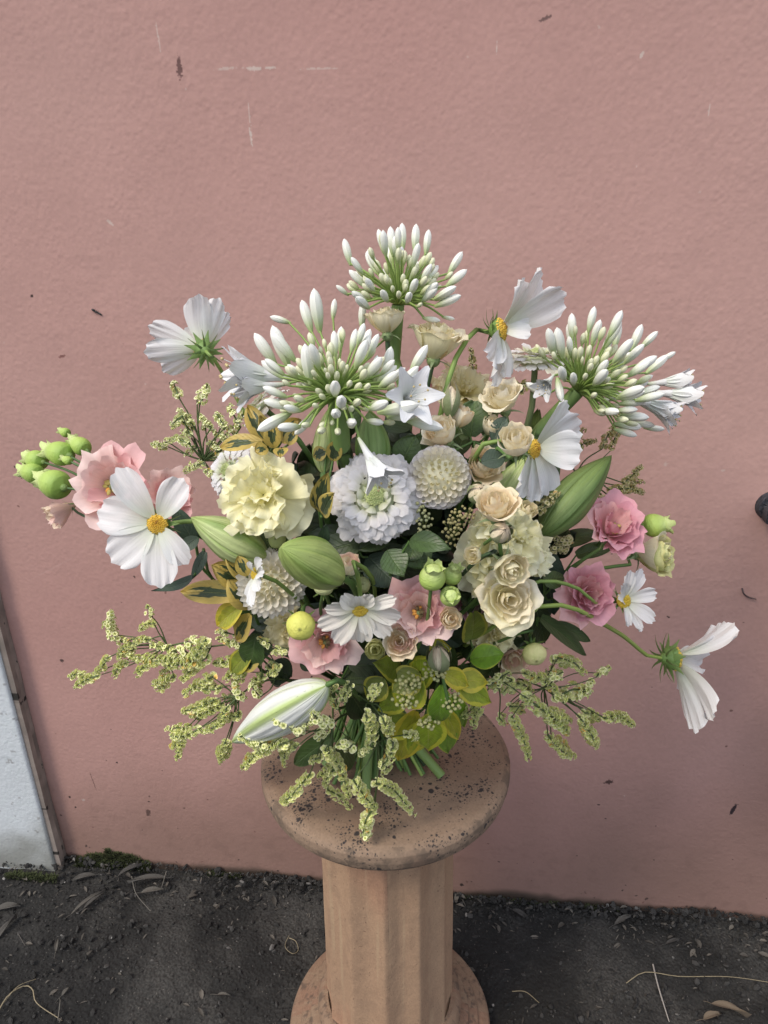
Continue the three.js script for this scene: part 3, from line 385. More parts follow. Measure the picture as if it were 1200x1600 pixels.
function lisiThing(label, px, py, dz, dir, Rpx, mats, o = {}) { const { t, p, m } = flowerThing('lisianthus_flower', label, 'flower', px, py, dz); const d = cdir(...dir), R = Rpx * m; lisi(ctxOf(t, p, d, R, o.spin ?? rr(0, 6)), mats, o); addStem(t, p.clone().addScaledVector(d, -R * .65), d.clone().negate(), .0019, GREEN, o); return t; }
// closed lisianthus bud: five folded tips on a swollen body; axis y, length about 1
const LG = { base: [.22, .36, .06], mid: [.38, .52, .12], end: [.55, .64, .26] };
const lisBud = [0, 1, 2].map((k) => merge([
  sheet(30, 16, (s, t) => { const a = (s + 1) * PI, tw = a + t * .9, r = (.03 + .35 * Math.pow(Math.sin(Math.pow(.05 + t * .85, .68) * PI), .75)) * (1 - .97 * sst(.93, 1, t)) * Math.sqrt(sst(-.002, .05, t)) * (1 + .05 * Math.pow(Math.abs(Math.cos(tw * 2.5)), .6) * sst(0, .5, t) - .03); return [Math.sin(a) * r, t * .86, Math.cos(a) * r, ...mix3(mix3(LG.base, LG.mid, sst(0, .4, t)), LG.end, sst(.45, 1, t) * (.55 + .45 * Math.abs(Math.cos(tw * 2.5))))]; }),
  ...[0, 1, 2, 3, 4].map((j) => shell({ nu: 6, nv: 6, half: 44, seed: 180 + j + k * 5, R: (t) => .25 - .07 * t + .14 * t * t, Y: (t) => .60 + t * (.36 + .16 * hash(j, k, 4)), tip: .5, pow: 1.2, ruf: .04, rf: 1.4, jag: .10, base: LG.mid, mid: LG.end, end: [.56, .66, .26] }).applyMatrix4(rotY(j * 1.2566 + .5))),
  ...[0, 1, 2, 3, 4].map((j) => petal({ L: .5, W: .035, nu: 2, nv: 5, a0: 30, a1: 96, r0: .05, base: [.12, .2, .05], mid: [.15, .24, .06], end: [.24, .34, .08], prof: (t) => 1 - t * .85, tip: 0 }).applyMatrix4(rotY(j * 1.2566 + .6))), paint(new THREE.SphereGeometry(.11, 10, 7), [.15, .24, .06])]));
// rosebud: shells clasped by sepals; axis y, length about 1
const roseBud = [0, 1].map((k) => { const g = []; for (let j = 0; j < 4; j++) g.push(shell({ nu: 7, nv: 9, half: 75, seed: 190 + j, R: (t) => (.012 + .36 * Math.pow(Math.sin(Math.min(1, .1 + t * .9) * PI), .8)) * (1 - .05 * j), Y: (t) => t, tip: .14, base: [.6, .58, .36], mid: [.72, .66, .46], end: [.72, .58, .42] }).applyMatrix4(rotY(j * 1.7 + k))); for (let j = 0; j < 5; j++) g.push(shell({ nu: 4, nv: 9, half: 40, seed: 195 + j, R: (t) => .03 + .37 * Math.pow(Math.sin(Math.min(1, .1 + t * .88) * PI), .8) + .03 * t * t, Y: (t) => t * 1.18, tip: 0, wid: (t) => Math.max(.03, 1 - t * .98), base: [.18, .24, .10], mid: [.26, .30, .16], end: k ? [.30, .24, .16] : [.34, .36, .2] }).applyMatrix4(rotY(j * 1.2566))); g.push(paint(new THREE.SphereGeometry(.13, 10, 7).scale(1, .9, 1), [.22, .28, .12])); return merge(g); });
// round cosmos bud
const roundBud = (col, col2) => { const g = [sheet(40, 16, (s, t) => { const a = (s + 1) * PI, th = (1 - t) * PI, r = .5 * Math.sin(th) * (1 + .02 * Math.cos(a * 5) + .02 * (noise(a * 3, t * 5, 439) - .5)); return [Math.sin(a) * r, .5 + Math.cos(th) * -.42 + .0, Math.cos(a) * r, ...mix3([.12, .13, .03], mix3(mix3(col2, col, fbm(a * 2, t * 6, 2, 477) * .6), col, sst(.3, .9, t)), sst(.015, .05, t))]; })]; for (let k = 0; k < 8; k++) g.push(petal({ L: .62, W: .09, nu: 2, nv: 6, a0: -15, a1: 40, r0: .1, base: [.14, .24, .05], mid: [.2, .31, .08], end: [.28, .38, .12], prof: (t) => 1 - t * .93, tip: 0 }).translate(0, .1, 0).applyMatrix4(rotY(k * PI / 4))); g.push(paint(new THREE.CylinderGeometry(.16, .07, .2, 8).translate(0, .04, 0), [.16, .26, .06])); return merge(g); };
function budThing(name, label, geo, px, py, dz, dir, lenPx, mat = M.bud, o = {}) { const { t, p, m } = flowerThing(name, label, 'flower bud', px, py, dz); const d = cdir(...dir), R = lenPx * m; p.addScaledVector(d, -R * .5); const c = ctxOf(t, p, d, R); put(c, 'bud', geo, mat, o.fat ? scl(o.fat, 1, o.fat) : null); addStem(t, p, d.clone().negate(), o.sr ?? .0014, o.sc ?? GREEN, o); return t; }
// ---------- lily buds ----------
function lilyThing(label, base, tip, wPx, dzb, dzt, col, o = {}) {
  const b = F(base[0], base[1], dzb), e = F(tip[0], tip[1], dzt), t = thing('lily_bud', label, 'flower bud', TIE.clone()), len = b.distanceTo(e), w = wPx * mpp(b) / 2;
  const c = { parent: t, M: along(b.clone().sub(t.position), e.clone().sub(b), camT, 1) };
  const prof = o.prof ?? ((t) => Math.pow(Math.sin(Math.pow(Math.min(1, .004 + t * .996), .78) * PI), .82) + .001);
  for (let k = 0; k < 3; k++) { const g = sheet(22, 22, (s, t) => { const a = s * 63 * RAD, r = w * prof(t) * (1 - .13 * Math.pow(Math.abs(s), 2.2) + .06 * Math.exp(-s * s * 70) + .012 * Math.cos(s * 16) + (fbm(s * 2 + k * 9, t * 4 + len * 90, 2, 433) - .5) * .10); const cc = mix3(mix3(col.rib, col.side, sst(.05, .34, Math.abs(s))), col.tip, sst(.72, 1, t) * .8 + sst(.12, 0, t) * .5).map((q) => q * (.8 + .4 * fbm(s * 7 + k * 5, t * 3, 3, 437))); return [Math.sin(a) * r, t * len, Math.cos(a) * r, ...mix3(cc, col.seam ?? cc, sst(.8, 1, Math.abs(s)))]; }); put(c, 'tepal', g, o.mat ?? M.lily, rotY(k * 2.0944 + (o.turn ?? 0))); }
  addStem(t, b, b.clone().sub(e).normalize(), .0026, GREEN, { lead: .012, ...o }); return t;
}
// ---------- agapanthus ----------
const agaCol = (young) => (t) => mix3(mix3(young ? [.38, .48, .18] : [.44, .55, .24], young ? [.66, .69, .42] : [.82, .85, .72], sst(.05, .55, t)), young ? [.80, .81, .58] : [.91, .92, .86], sst(.4, .8, t));
const agaBud = [0, 1, 2, 3].map((k) => spindle((t) => k < 2 ? (.025 + .127 * Math.pow(Math.sin(Math.pow(.04 + t * .96, 1.3) * PI), .62)) * Math.min(1, Math.sqrt((1 - t) * 9) + .02) : (.04 + .19 * Math.pow(Math.sin(Math.pow(.04 + t * .96, 1.25) * PI), .6)) * Math.min(1, Math.sqrt((1 - t) * 9) + .02), 18, 12, 6, .05, agaCol(k > 1)));
const agaTep = [0, 1].map((k) => petal({ L: .62, W: .125, nu: 6, nv: 8, a0: 80, a1: 28 + 14 * k, r0: .06, cup: .2, tip: .5, ruf: .02, rf: 1, seed: 210 + k, base: [.70, .74, .66], mid: [.78, .79, .80], end: [.80, .81, .83], prof: (t) => .35 + .65 * Math.sin(.2 + t * 2.1) }));
const agaTubeG = paint(new THREE.LatheGeometry([[.025, 0], [.04, .1], [.055, .25], [.085, .42]].map((a) => new THREE.Vector2(...a)), 10), (x, y) => mix3([.62, .68, .45], [.76, .77, .77], sst(0, .25, y)));
const agaStam = merge([0, 1, 2, 3, 4, 5].flatMap((k) => { const a = k * PI / 3 + .3, e = V(Math.sin(a) * .14, .86 + .06 * (k % 2), Math.cos(a) * .14); return [tube([V(0, .3, 0), V(Math.sin(a) * .05, .6, Math.cos(a) * .05), e], .008, .006, 4, 4, [.9, .9, .9]), paint(new THREE.SphereGeometry(.022, 5, 4).translate(e.x, e.y, e.z), [.62, .5, .25])]; }));
function agaFlower(t, pos, dir, len, spread = 1) { // an open trumpet, base at pos
  const s = sub(t, 'open_flower', along(pos, dir, camT, len)); put(s, 'tube', agaTubeG, M.aga); for (let k = 0; k < 6; k++) put(s, 'petal', agaTep[k % 2], M.aga, rotY(k * PI / 3).multiply(trn(0, .38, 0)).multiply(rotX((1 - spread) * -.5 + rr(-.1, .1))).multiply(scl(1.25, 1, 1))); put(s, 'stamen', agaStam, M.disc);
}
function agapanthus(label, hub, dz, dir, Rpx, o) {
  const { t, p, m } = flowerThing('agapanthus_head', label, 'flower', hub[0], hub[1], dz), d = cdir(...dir), R = Rpx * m, B = basis(V(0, 0, 0), d, 1), rnd = rng(o.seed), org = p.clone().sub(t.position);
  const one = (v, ell, bl, kind) => { const bend = V((rnd() - .5) * .12 * ell, (-.10 * (1 - v.y) + (rnd() - .5) * .1) * ell, (rnd() - .5) * .12 * ell); const e = org.clone().addScaledVector(v, ell).add(bend), mid = org.clone().addScaledVector(v, ell * .5).addScaledVector(d, ell * .06); const bd = v.clone().addScaledVector(camU, .22).addScaledVector(d, .15).normalize();
    mesh('pedicel', tube([org, mid, e.clone().addScaledVector(bd, bl * .06)], .0011, .0008, 6, 5, [.27, .38, .10]), M.stem, t);
    const b = put({ parent: t, M: along(e, bd, V(rnd() - .5, rnd() - .5, rnd() - .5), bl * (kind > 1 ? .9 : 1), bl, bl * (kind > 1 ? .9 : 1)) }, 'bud', agaBud[kind], M.aga); return b; };
  for (let i = 0; i < o.n; i++) { const f = (i + .5) / o.n, th = Math.acos(1 - f * (1 - Math.cos(o.spread * RAD))) , a = i * GA + rnd() * .5, v = V(Math.sin(th) * Math.cos(a), Math.cos(th), Math.sin(th) * Math.sin(a)).applyMatrix4(B), big = rnd() < (o.big ?? .45), ell = R * (big ? .48 + .25 * rnd() : .28 + .44 * rnd()); one(v, ell, R * (big ? .25 + .15 * rnd() : .12 + .09 * rnd()), big ? (rnd() < .5 ? 0 : 1) : 2 + (rnd() < .5 ? 0 : 1)); }
  for (const [x, y, dzz, dr, len, sp] of o.open ?? []) { const e = F(x, y, dzz).sub(t.position), od = cdir(...dr), l = len * m; mesh('pedicel', tube([org, org.clone().lerp(e, .5).addScaledVector(camU, .008), e.clone().addScaledVector(od, .003)], .0012, .001, 8, 5, [.22, .34, .09]), M.stem, t); agaFlower(t, e, od, l, sp); }
  for (const [x, y, dzz, dr, len] of o.buds ?? []) { const e = F(x, y, dzz).sub(t.position), od = cdir(...dr), l = len * m; mesh('pedicel', tube([org, org.clone().lerp(e, .55).addScaledVector(camU, .006), e.clone().addScaledVector(od, .002)], .0011, .0009, 8, 5, [.24, .36, .1]), M.stem, t); put({ parent: t, M: along(e, od, camT, l) }, 'bud', agaBud[0], M.aga); }
  mesh('stem', tube(stemPts(p, d.clone().negate(), { lead: .06, via: o.via, end: o.end }).map((a) => a.sub(t.position)), o.sr ?? .0055, .0055, 26, 10, [.17, .27, .08]), M.stem, t); return t;
}
// ---------- leaves ----------
const leafShapes = {
  oval: (t) => Math.pow(Math.sin(Math.min(1, .03 + t * .97) * PI), .72), point: (t) => Math.pow(Math.sin(Math.pow(Math.min(1, .02 + t), .82) * PI), .9) + .01, blade: (t) => Math.pow(Math.sin(Math.min(1, .06 + t * .93) * PI), .55) * (1 - .35 * t), round: (t) => Math.pow(Math.sin(Math.min(1, .05 + t * .93) * PI), .5) * (.8 + .25 * t),
};
let leafSeed = 0;
function leafGeo(len, wid, shape, curl, fold, wav) { const sd = leafSeed++; return petal({ L: len, W: wid, nu: 6, nv: 10, a0: curl * .5, a1: -curl * .5, r0: 0, cup: 0, fold, ruf: wav * wid, rf: 1.4, tip: 0, seed: sd, prof: (t) => Math.max(.02, leafShapes[shape](t)) }); }
// a leaf from pixel a to pixel b, facing the viewer, turned by roll degrees about its own length
function leafPx(t, a, b, wPx, dza, dzb, mat, o = {}) {
  const A = F(a[0], a[1], dza), Bp = F(b[0], b[1], dzb), len = A.distanceTo(Bp), w = wPx * mpp(A) / 2, dir = Bp.clone().sub(A).normalize();
  let up = camT.clone().addScaledVector(camU, .35); up.addScaledVector(dir, -up.dot(dir)).normalize().applyAxisAngle(dir, (o.roll ?? 0) * RAD);
  const X = up.clone().cross(dir).normalize(), g = leafGeo(len, w, o.shape ?? 'oval', o.curl ?? 24, o.fold ?? .22, o.wav ?? .12);
  const m = mesh('leaf', g, mat, t), Mx = new THREE.Matrix4().makeBasis(X, up, dir).setPosition(A.clone().sub(t.position)); Mx.decompose(m.position, m.quaternion, m.scale); if (o.label) m.userData.label = o.label; return m;
}
function leafSprig(label, root, list, mat, o = {}) { // list: [ax, ay, bx, by, width, dz a, dz b, options]
  const p = F(root[0], root[1], root[2] ?? 0), t = thing(o.name ?? 'leafy_sprig', label, o.cat ?? 'foliage', TIE.clone(), o.group); addStem(t, p, cdir(0, -.4, -.5), o.sr ?? .0015, o.sc ?? GREEN, o);
  for (const [ax, ay, bx, by, w, da, db, lo] of list) { leafPx(t, [ax, ay], [bx, by], w, da ?? 0, db ?? da ?? 0, lo?.mat ?? mat, { ...o, ...lo }); if (Math.hypot(ax - root[0], ay - root[1]) > 3) { const A = F(ax, ay, da ?? 0).sub(t.position), q = p.clone().sub(t.position); mesh('leaf_stalk', tube([q, q.clone().lerp(A, .5).addScaledVector(camU, -.003), A], .0011, .0009, 6, 5, o.sc ?? GREEN), M.stem, t); } }
  return t;
}
function berries(t, px, py, dz, wPx, hPx, n, rPx, col) { const o = F(px, py, dz), m = mpp(o), g = [], hub = F(px, py + hPx * .2, dz - .02).sub(t.position); for (let i = 0; i < n; i++) { const a = i * GA, f = Math.sqrt((i + .5) / n), e = o.clone().sub(t.position).addScaledVector(camR, Math.cos(a) * f * wPx * m / 2 + rr(-2, 2) * m).addScaledVector(camU, Math.sin(a) * f * hPx * m / 2 + rr(-2, 2) * m).addScaledVector(camT, (1 - f * f) * .008); const r = rPx * m * rr(.8, 1.15), b = new THREE.IcosahedronGeometry(r, 1).translate(e.x, e.y, e.z); g.push(paint(b, mix3(col, [.5, .45, .2], R0() * .6))); if (i % 2 === 0) g.push(tube([hub, hub.clone().lerp(e, .6).addScaledVector(camT, .002), e], .0005, .0004, 4, 3, [.3, .36, .12])); } const mm = mesh('berry_cluster', merge(g), M.bud, t); mm.userData.kind = 'stuff'; }
// ---------- statice spikes ----------
const floretG = [0, 1, 2].map((k) => { const g = []; const n = 5; for (let j = 0; j < n; j++) g.push(petal({ L: .75, W: .42, nu: 2, nv: 2, a0: 36 + 18 * hash(j, k), a1: -5, r0: .05, cup: -.2, base: [.70, .73, .26], mid: [.92, .93, .50], end: [.98, .98, .74], prof: (t) => .45 + .55 * t, tip: .1 }).applyMatrix4(rotY(j / n * 6.283 + k))); g.push(paint(new THREE.ConeGeometry(.28, .8, 6, 1, true).rotateX(PI).translate(0, -.1, 0), [.68, .78, .38])); g.push(paint(new THREE.IcosahedronGeometry(.14, 0).translate(0, .3, 0), [.33, .33, .09])); return merge(g); });
function spikeGeo(a, b, bend, wM, tint, seed) { // florets packed along a curved rachis
  const r = rng(seed), mid = a.clone().lerp(b, .5).add(bend), c = new THREE.CatmullRomCurve3([a, mid, b]), len = c.getLength(), n = Math.max(9, Math.round(len / wM * 15)), g = [];
  for (let i = 0; i < n; i++) { const u = (i + .5) / n, p = c.getPointAt(u), tg = c.getTangentAt(u), ph = i * GA + r() * .9, side = V(r() - .5, r() - .5, r() - .5).cross(tg).normalize().applyAxisAngle(tg, ph), env = .62 + .45 * Math.sin(Math.min(1, .12 + u * .92) * PI); const clump = .78 + .36 * Math.sin(u * n * .45 + seed), off = wM * .33 * env * clump; const dir = side.clone().addScaledVector(tg, .55).addScaledVector(camU, .12).normalize(), s = wM * .28 * (.8 + .45 * r()) * (.75 + .25 * env); const f = floretG[i % 3].clone().applyMatrix4(along(p.clone().addScaledVector(side, off), dir, tg, s)); const k = .82 + .3 * r(), dead = r() < .015, ca = f.attributes.color; for (let j = 0; j < ca.count; j++) ca.setXYZ(j, ca.getX(j) * k * tint[0] * (dead ? 1.15 : 1), ca.getY(j) * k * tint[1] * (dead ? .8 : 1), ca.getZ(j) * k * tint[2] * (dead ? .5 : 1)); g.push(f); }
  g.push(tube([a, mid, b], wM * .09, wM * .05, 8, 4, [.12, .17, .06])); return merge(g);
}
let spikeSeed = 500;
function statice(label, hubs, spikes, o = {}) { // spikes: [base x, base y, tip x, tip y, width px, dz base, dz tip]
  const t = thing('statice_spray', label, 'flower', TIE.clone()), tint = o.tint ?? [1, 1, 1], H = hubs.map((h) => F(...h));
  H.forEach((h, k) => { if (o.chain && k) mesh('branch', tube([H[k - 1], H[k - 1].clone().lerp(h, .5).addScaledVector(camU, .004), h].map((q) => q.clone().sub(t.position)), .0011, .0009, 10, 5, [.09, .13, .045]), M.stem, t); else addStem(t, h, TIE.clone().sub(h).normalize(), .0011, [.09, .13, .045], { lead: .03, low: false, ...o }); });
  const rs = rng(spikeSeed * 13), all = [...spikes];
  for (const [x0, y0, x1, y1, w = 17, d0 = 0, d1 = d0] of spikes) if (rs() < (o.more ?? .6)) { const a = (rs() - .5) * 1.3, k = .55 + .35 * rs(), dx = (x1 - x0) * k, dy = (y1 - y0) * k, ox = x0 + (rs() - .3) * (x1 - x0) * .7 + (rs() - .5) * 12, oy = y0 + (rs() - .3) * (y1 - y0) * .7 + (rs() - .5) * 12; all.push([ox, oy, ox + dx * Math.cos(a) - dy * Math.sin(a), oy + dx * Math.sin(a) + dy * Math.cos(a), w * .9, d0 - .008, d1 - .008]); }
  for (const [x0, y0, x1, y1, w = 17, d0 = 0, d1 = d0] of all) {
    const a = F(x0, y0, d0), b = F(x1, y1, d1), m = mpp(a); let best = H[0]; for (const h of H) if (h.distanceTo(a) < best.distanceTo(a)) best = h;
    const bend = camU.clone().multiplyScalar(rr(-.1, .14) * a.distanceTo(b)).addScaledVector(camR, rr(-.06, .06) * a.distanceTo(b)); const L_ = (q) => q.clone().sub(t.position);
    mesh('flower_spike', spikeGeo(L_(a), L_(b), bend, w * m * 1.22, tint, spikeSeed++), M.lim, t);
    mesh('branch', tube([best, best.clone().lerp(a, .5).addScaledVector(camU, rr(-.004, .008)).addScaledVector(camR, rr(-.004, .004)), a].map(L_), .0008, .0006, 8, 4, [.08, .12, .04]), M.stem, t);
  }
  return t;
}
// ---------- the bouquet: agapanthus ----------
agapanthus('white agapanthus head at the very top of the bouquet, mostly in bud', [622, 476], .03, [.03, .92, .38], 118, { seed: 3, n: 94, spread: 84, big: .34, via: [[632, 600, -.02]], end: [690, 1212], buds: [[700, 430, .0, [.5, .8, .1], 46], [600, 395, -.02, [-.25, 1, .1], 42], [548, 415, 0, [-.25, 1, .1], 46], [648, 395, -.02, [.05, 1, .1], 50], [665, 400, -.02, [.12, 1, .1], 46], [545, 462, .02, [-.7, .5, .3], 26], [660, 497, .03, [.8, -.2, .3], 30], [690, 495, .02, [.8, -.2, .2], 22], [630, 390, -.02, [-.05, 1, .1], 46]] });
agapanthus('big white agapanthus head left of centre with open trumpets at its sides', [527, 622], .055, [-.06, .82, .57], 128, { seed: 8, n: 128, spread: 104, big: .27, sr: .0075, via: [[545, 720, .02]], end: [572, 1236],
  open: [[466, 592, .04, [-.95, .06, .25], 135, .95], [448, 600, .045, [-.93, -.16, .35], 98, 1.1], [622, 628, .055, [.35, .02, .9], 92, 1.7], [560, 684, .075, [.48, -.86, .16], 92, 1.2], [478, 752, .02, [.02, .95, .2], -70, .3]].slice(0, 4),
  buds: [[500, 520, .03, [-.12, 1, .35], 74], [487, 520, .0, [-.3, 1, 0], 62], [452, 575, .04, [-.35, .9, .2], 74], [432, 572, .03, [-.6, .9, .2], 66], [485, 600, .08, [-.1, .95, .45], 62], [462, 565, .05, [-.65, .75, .3], 62], [605, 530, 0, [.15, 1, .1], 58], [565, 515, -.01, [.05, 1, .1], 48], [585, 600, .05, [.1, .9, .4], 46], [600, 595, .04, [.2, .9, .3], 56], [640, 585, .03, [.5, .8, .2], 56], [620, 610, .04, [.65, .7, .2], 52], [455, 645, .06, [-.75, -.45, .3], 62], [490, 648, .07, [-.6, -.7, .3], 44], [632, 655, .06, [.95, -.25, .2], 62], [590, 645, .07, [.9, .15, .3], 66], [520, 500, -.02, [.1, 1, 0], 40], [455, 505, 0, [-.95, .25, .2], 40]] });
agapanthus('white agapanthus head leaning out to the right with open trumpets at its tip', [902, 612], .03, [.62, .70, .34], 128, { seed: 14, n: 106, spread: 88, big: .34, sr: .0065, via: [[838, 690, -.01], [770, 800, -.02]], end: [508, 1196],
  open: [[980, 622, .03, [.88, -.32, .3], 92, .55], [1012, 612, .02, [.95, -.16, .3], 96, .75], [1008, 600, .01, [.96, .05, .2], 84, .6], [866, 585, .05, [-.5, -.55, .6], 54, .9], [1000, 632, .035, [.8, -.45, .4], 74, 1.1]],
  buds: [[895, 545, .02, [-.2, 1, .1], 42], [960, 545, 0, [.15, 1, .1], 48], [985, 550, 0, [.35, .9, .1], 52], [1000, 545, -.01, [.7, .7, .1], 44], [1030, 565, 0, [.85, .5, .1], 34], [1008, 585, .02, [.75, .65, .2], 50], [855, 620, .03, [-.85, .5, .2], 40], [965, 530, -.02, [-.1, 1, 0], 36], [870, 590, .05, [.1, -.9, .3], 40], [940, 560, .02, [.3, .9, .3], 44], [985, 660, .02, [.9, -.15, .2], 40], [1005, 668, .01, [.95, -.1, .2], 36]] });
// ---------- cosmos ----------
cosmosThing('white cosmos seen from behind, high on the left against bare wall', 318, 546, .05, [-.42, .36, -.83], 92, { petals: [[104, .92, .9, 16, 0], [78, .98, .72, 22, 1], [58, .92, .62, 26, 2], [172, .98, .72, 16, 3], [198, .98, .74, 10, 1], [226, .82, .75, 14, 2], [140, .5, .7, 40, 0]], via: [[352, 590, .02], [420, 720, -.06]], lead: .02 });
cosmosThing('large white cosmos facing the viewer at the far left beside pink lisianthus', 246, 818, .09, [.03, .04, 1], 98, { spin: 0, petals: [[124, 1.08, .82, 16, 0], [170, .95, 1.1, 2, 1], [222, .93, 1.12, -2, 2], [275, 1.03, 1.0, -4, 3], [308, .82, .72, 2, 0], [58, .86, .85, 10, 1]], via: [[330, 815, .03], [420, 880, -.03]], lead: .02, sr: .0022 });
cosmosThing('white cosmos turned sideways above the right, on an arched stem', 782, 515, .04, [.82, .12, .42], 104, { petals: [[84, 1.12, 1, 38, 0], [58, 1.12, .95, 56, 1], [112, .8, .9, 30, 2], [262, .95, .9, -16, 3], [282, .75, .8, -6, 1], [240, .7, .8, -8, 0], [0, .45, .8, 55, 2]], via: [[745, 512, .03], [712, 560, .02], [690, 640, 0]], lead: .012, sr: .0022 });
cosmosThing('white cosmos with folded petals right of the cream rosebuds', 834, 702, .085, [.72, -.08, .66], 96, { petals: [[74, .98, 1.1, 20, 0], [46, 1.0, 1.05, 22, 1], [14, .78, 1.15, 40, 2], [250, .9, .85, -6, 3], [276, .88, .9, 2, 1], [304, .82, .95, 10, 0]], via: [[790, 684, .06], [752, 696, .05], [730, 760, .0]], lead: .012, sr: .0022 });
cosmosThing('white cosmos with drooping petals at the lower centre between pink blooms', 562, 950, .07, [0, -.16, .98], 66, { spin: 0, petals: [[272, .92, 1.05, -8, 0], [236, 1.08, .85, -4, 1], [204, 1.1, .8, -2, 2], [176, .85, .6, 6, 3], [140, .62, .7, 26, 0], [98, .55, .8, 40, 1], [52, .62, .6, 26, 2], [20, .95, .62, 8, 3], [-14, 1.02, .8, -2, 0], [-44, 1.02, .78, -6, 1], [-68, .7, .7, -8, 2]], eye: daisyEye, mat: M.whiteC, via: [[556, 885, .065], [552, 878, .055], [580, 900, .03]], lead: .02, sr: .0018 });
cosmosThing('small white cosmos with a bright yellow eye beside dark pink lisianthus', 974, 938, .07, [.28, .12, .95], 60, { petals: [[58, 1.0, .7, 6, 0], [14, .98, .68, 4, 1], [-30, 1.02, .75, 0, 2], [-58, .95, .5, -4, 3], [-80, .7, .4, 0, 1], [92, .85, .55, 20, 2], [128, .72, .55, 34, 3], [170, .42, .5, 40, 0]], eye: daisyEye, via: [[935, 945, .06], [900, 918, .05], [835, 910, .04]], lead: .012, sr: .0016 });
cosmosThing('white cosmos hanging far out at the lower right on a long stem', 1052, 1028, .08, [.86, -.02, -.20], 112, { petals: [[96, 1.0, .72, 62, 0], [70, 1.05, .85, 60, 1], [130, .80, .95, 66, 2], [268, 1.05, .7, 6, 3], [240, .92, 1, 24, 1], [290, .95, .8, 18, 0], [200, .6, .8, 60, 2]], via: [[960, 985, .06], [850, 945, .05]], lead: .01, sr: .002, sc: [.30, .40, .09] });
cosmosThing('half wilted small white cosmos lying over the lower left dahlia', 400, 896, .085, [-.62, .30, .66], 50, { petals: [[20, .85, .7, 30, 0], [-12, .9, .75, 20, 1], [-48, .95, .7, 10, 2], [-80, 1.15, .6, 0, 3], [-110, .9, .7, -6, 0], [60, .5, .6, 50, 1]], eye: daisyEye, lead: .012 });
// ---------- dahlias, zinnias ----------
{ const { t, p, m } = flowerThing('zinnia_flower', 'large white zinnia with green heart at the centre of the bouquet', 'flower', 585, 775, .03); const d = cdir(-.02, .10, 1), R = 80 * m; zinnia(ctxOf(t, p.clone().addScaledVector(d, -R * .15), d, R)); addStem(t, p.clone().addScaledVector(d, -R * .4), d.clone().negate(), .0026); }
dahliaThing('round white ball dahlia right of the centre zinnia', 691, 741, .035, [.10, .12, 1], 60, { n: 160, cover: 1.4, size: .185 });
dahliaThing('white dahlia with pointed petals at the lower left', 428, 918, .05, [.28, -.12, .95], 62, { n: 120, cover: 1.35, set: pointed, mats: [M.whiteC, M.whiteC, M.creamB], size: .225, inner: .46, flat: .75, lean: .15 });
{ const { t, p, m } = flowerThing('zinnia_flower', 'white zinnia seen edge on beside the right agapanthus', 'flower', 838, 560, .0); const d = cdir(.06, .90, .34), R = 62 * m; zinnia(ctxOf(t, p, d, R), { n: 74, mat: [M.ivory, M.white], droop: .8 }); addStem(t, p.clone().addScaledVector(d, -R * .3), d.clone().negate(), .003, [.2, .26, .12]); }
{ const { t, p, m } = flowerThing('zinnia_flower', 'bluish white zinnia half hidden behind the yellow carnation', 'flower', 358, 735, .0); const d = cdir(-.62, .25, .72), R = 50 * m; zinnia(ctxOf(t, p, d, R), { n: 80, mat: [M.whiteB, M.white] }); addStem(t, p.clone().addScaledVector(d, -R * .3), d.clone().negate(), .0024); }
{ const { t, p, m } = flowerThing('zinnia_flower', 'white zinnia facing away under the left agapanthus trumpets', 'flower', 408, 632, -.01); const d = cdir(-.60, .62, .1), R = 46 * m; zinnia(ctxOf(t, p, d, R), { n: 64, mat: [M.white, M.whiteC], droop: 1.2 }); addStem(t, p.clone().addScaledVector(d, -R * .3), d.clone().negate(), .0024); }
// ---------- carnations ----------
carnationThing('large pale yellow ruffled carnation left of the centre', 408, 772, .055, [-.14, .12, .98], 80, [M.yellow, M.yellow, M.yellowB], { spin: .4 });
carnationThing('ivory ruffled carnation in the cream cluster on the right', 805, 838, .055, [.38, .26, .85], 70, [M.ivory, M.yellowB, M.ivory]);
carnationThing('ivory ruffled carnation just below another in the cream cluster', 772, 880, .055, [.0, -.10, 1], 68, [M.ivory, M.ivory, M.yellowB], { spin: 1 });
carnationThing('beige carnation facing up behind the rosebuds at upper right', 722, 606, -.03, [.04, .62, .72], 64, [M.beige, M.beige, M.cream]);
carnationThing('cream carnation with petals partly hidden by leaves at lower right', 776, 992, .0, [.22, -.2, .9], 44, [M.cream, M.yellowB, M.beige]);
carnationThing('small ivory carnation tucked behind the lowest left dahlia', 452, 985, .0, [.0, -.3, .9], 44, [M.beige, M.cream, M.cream]);
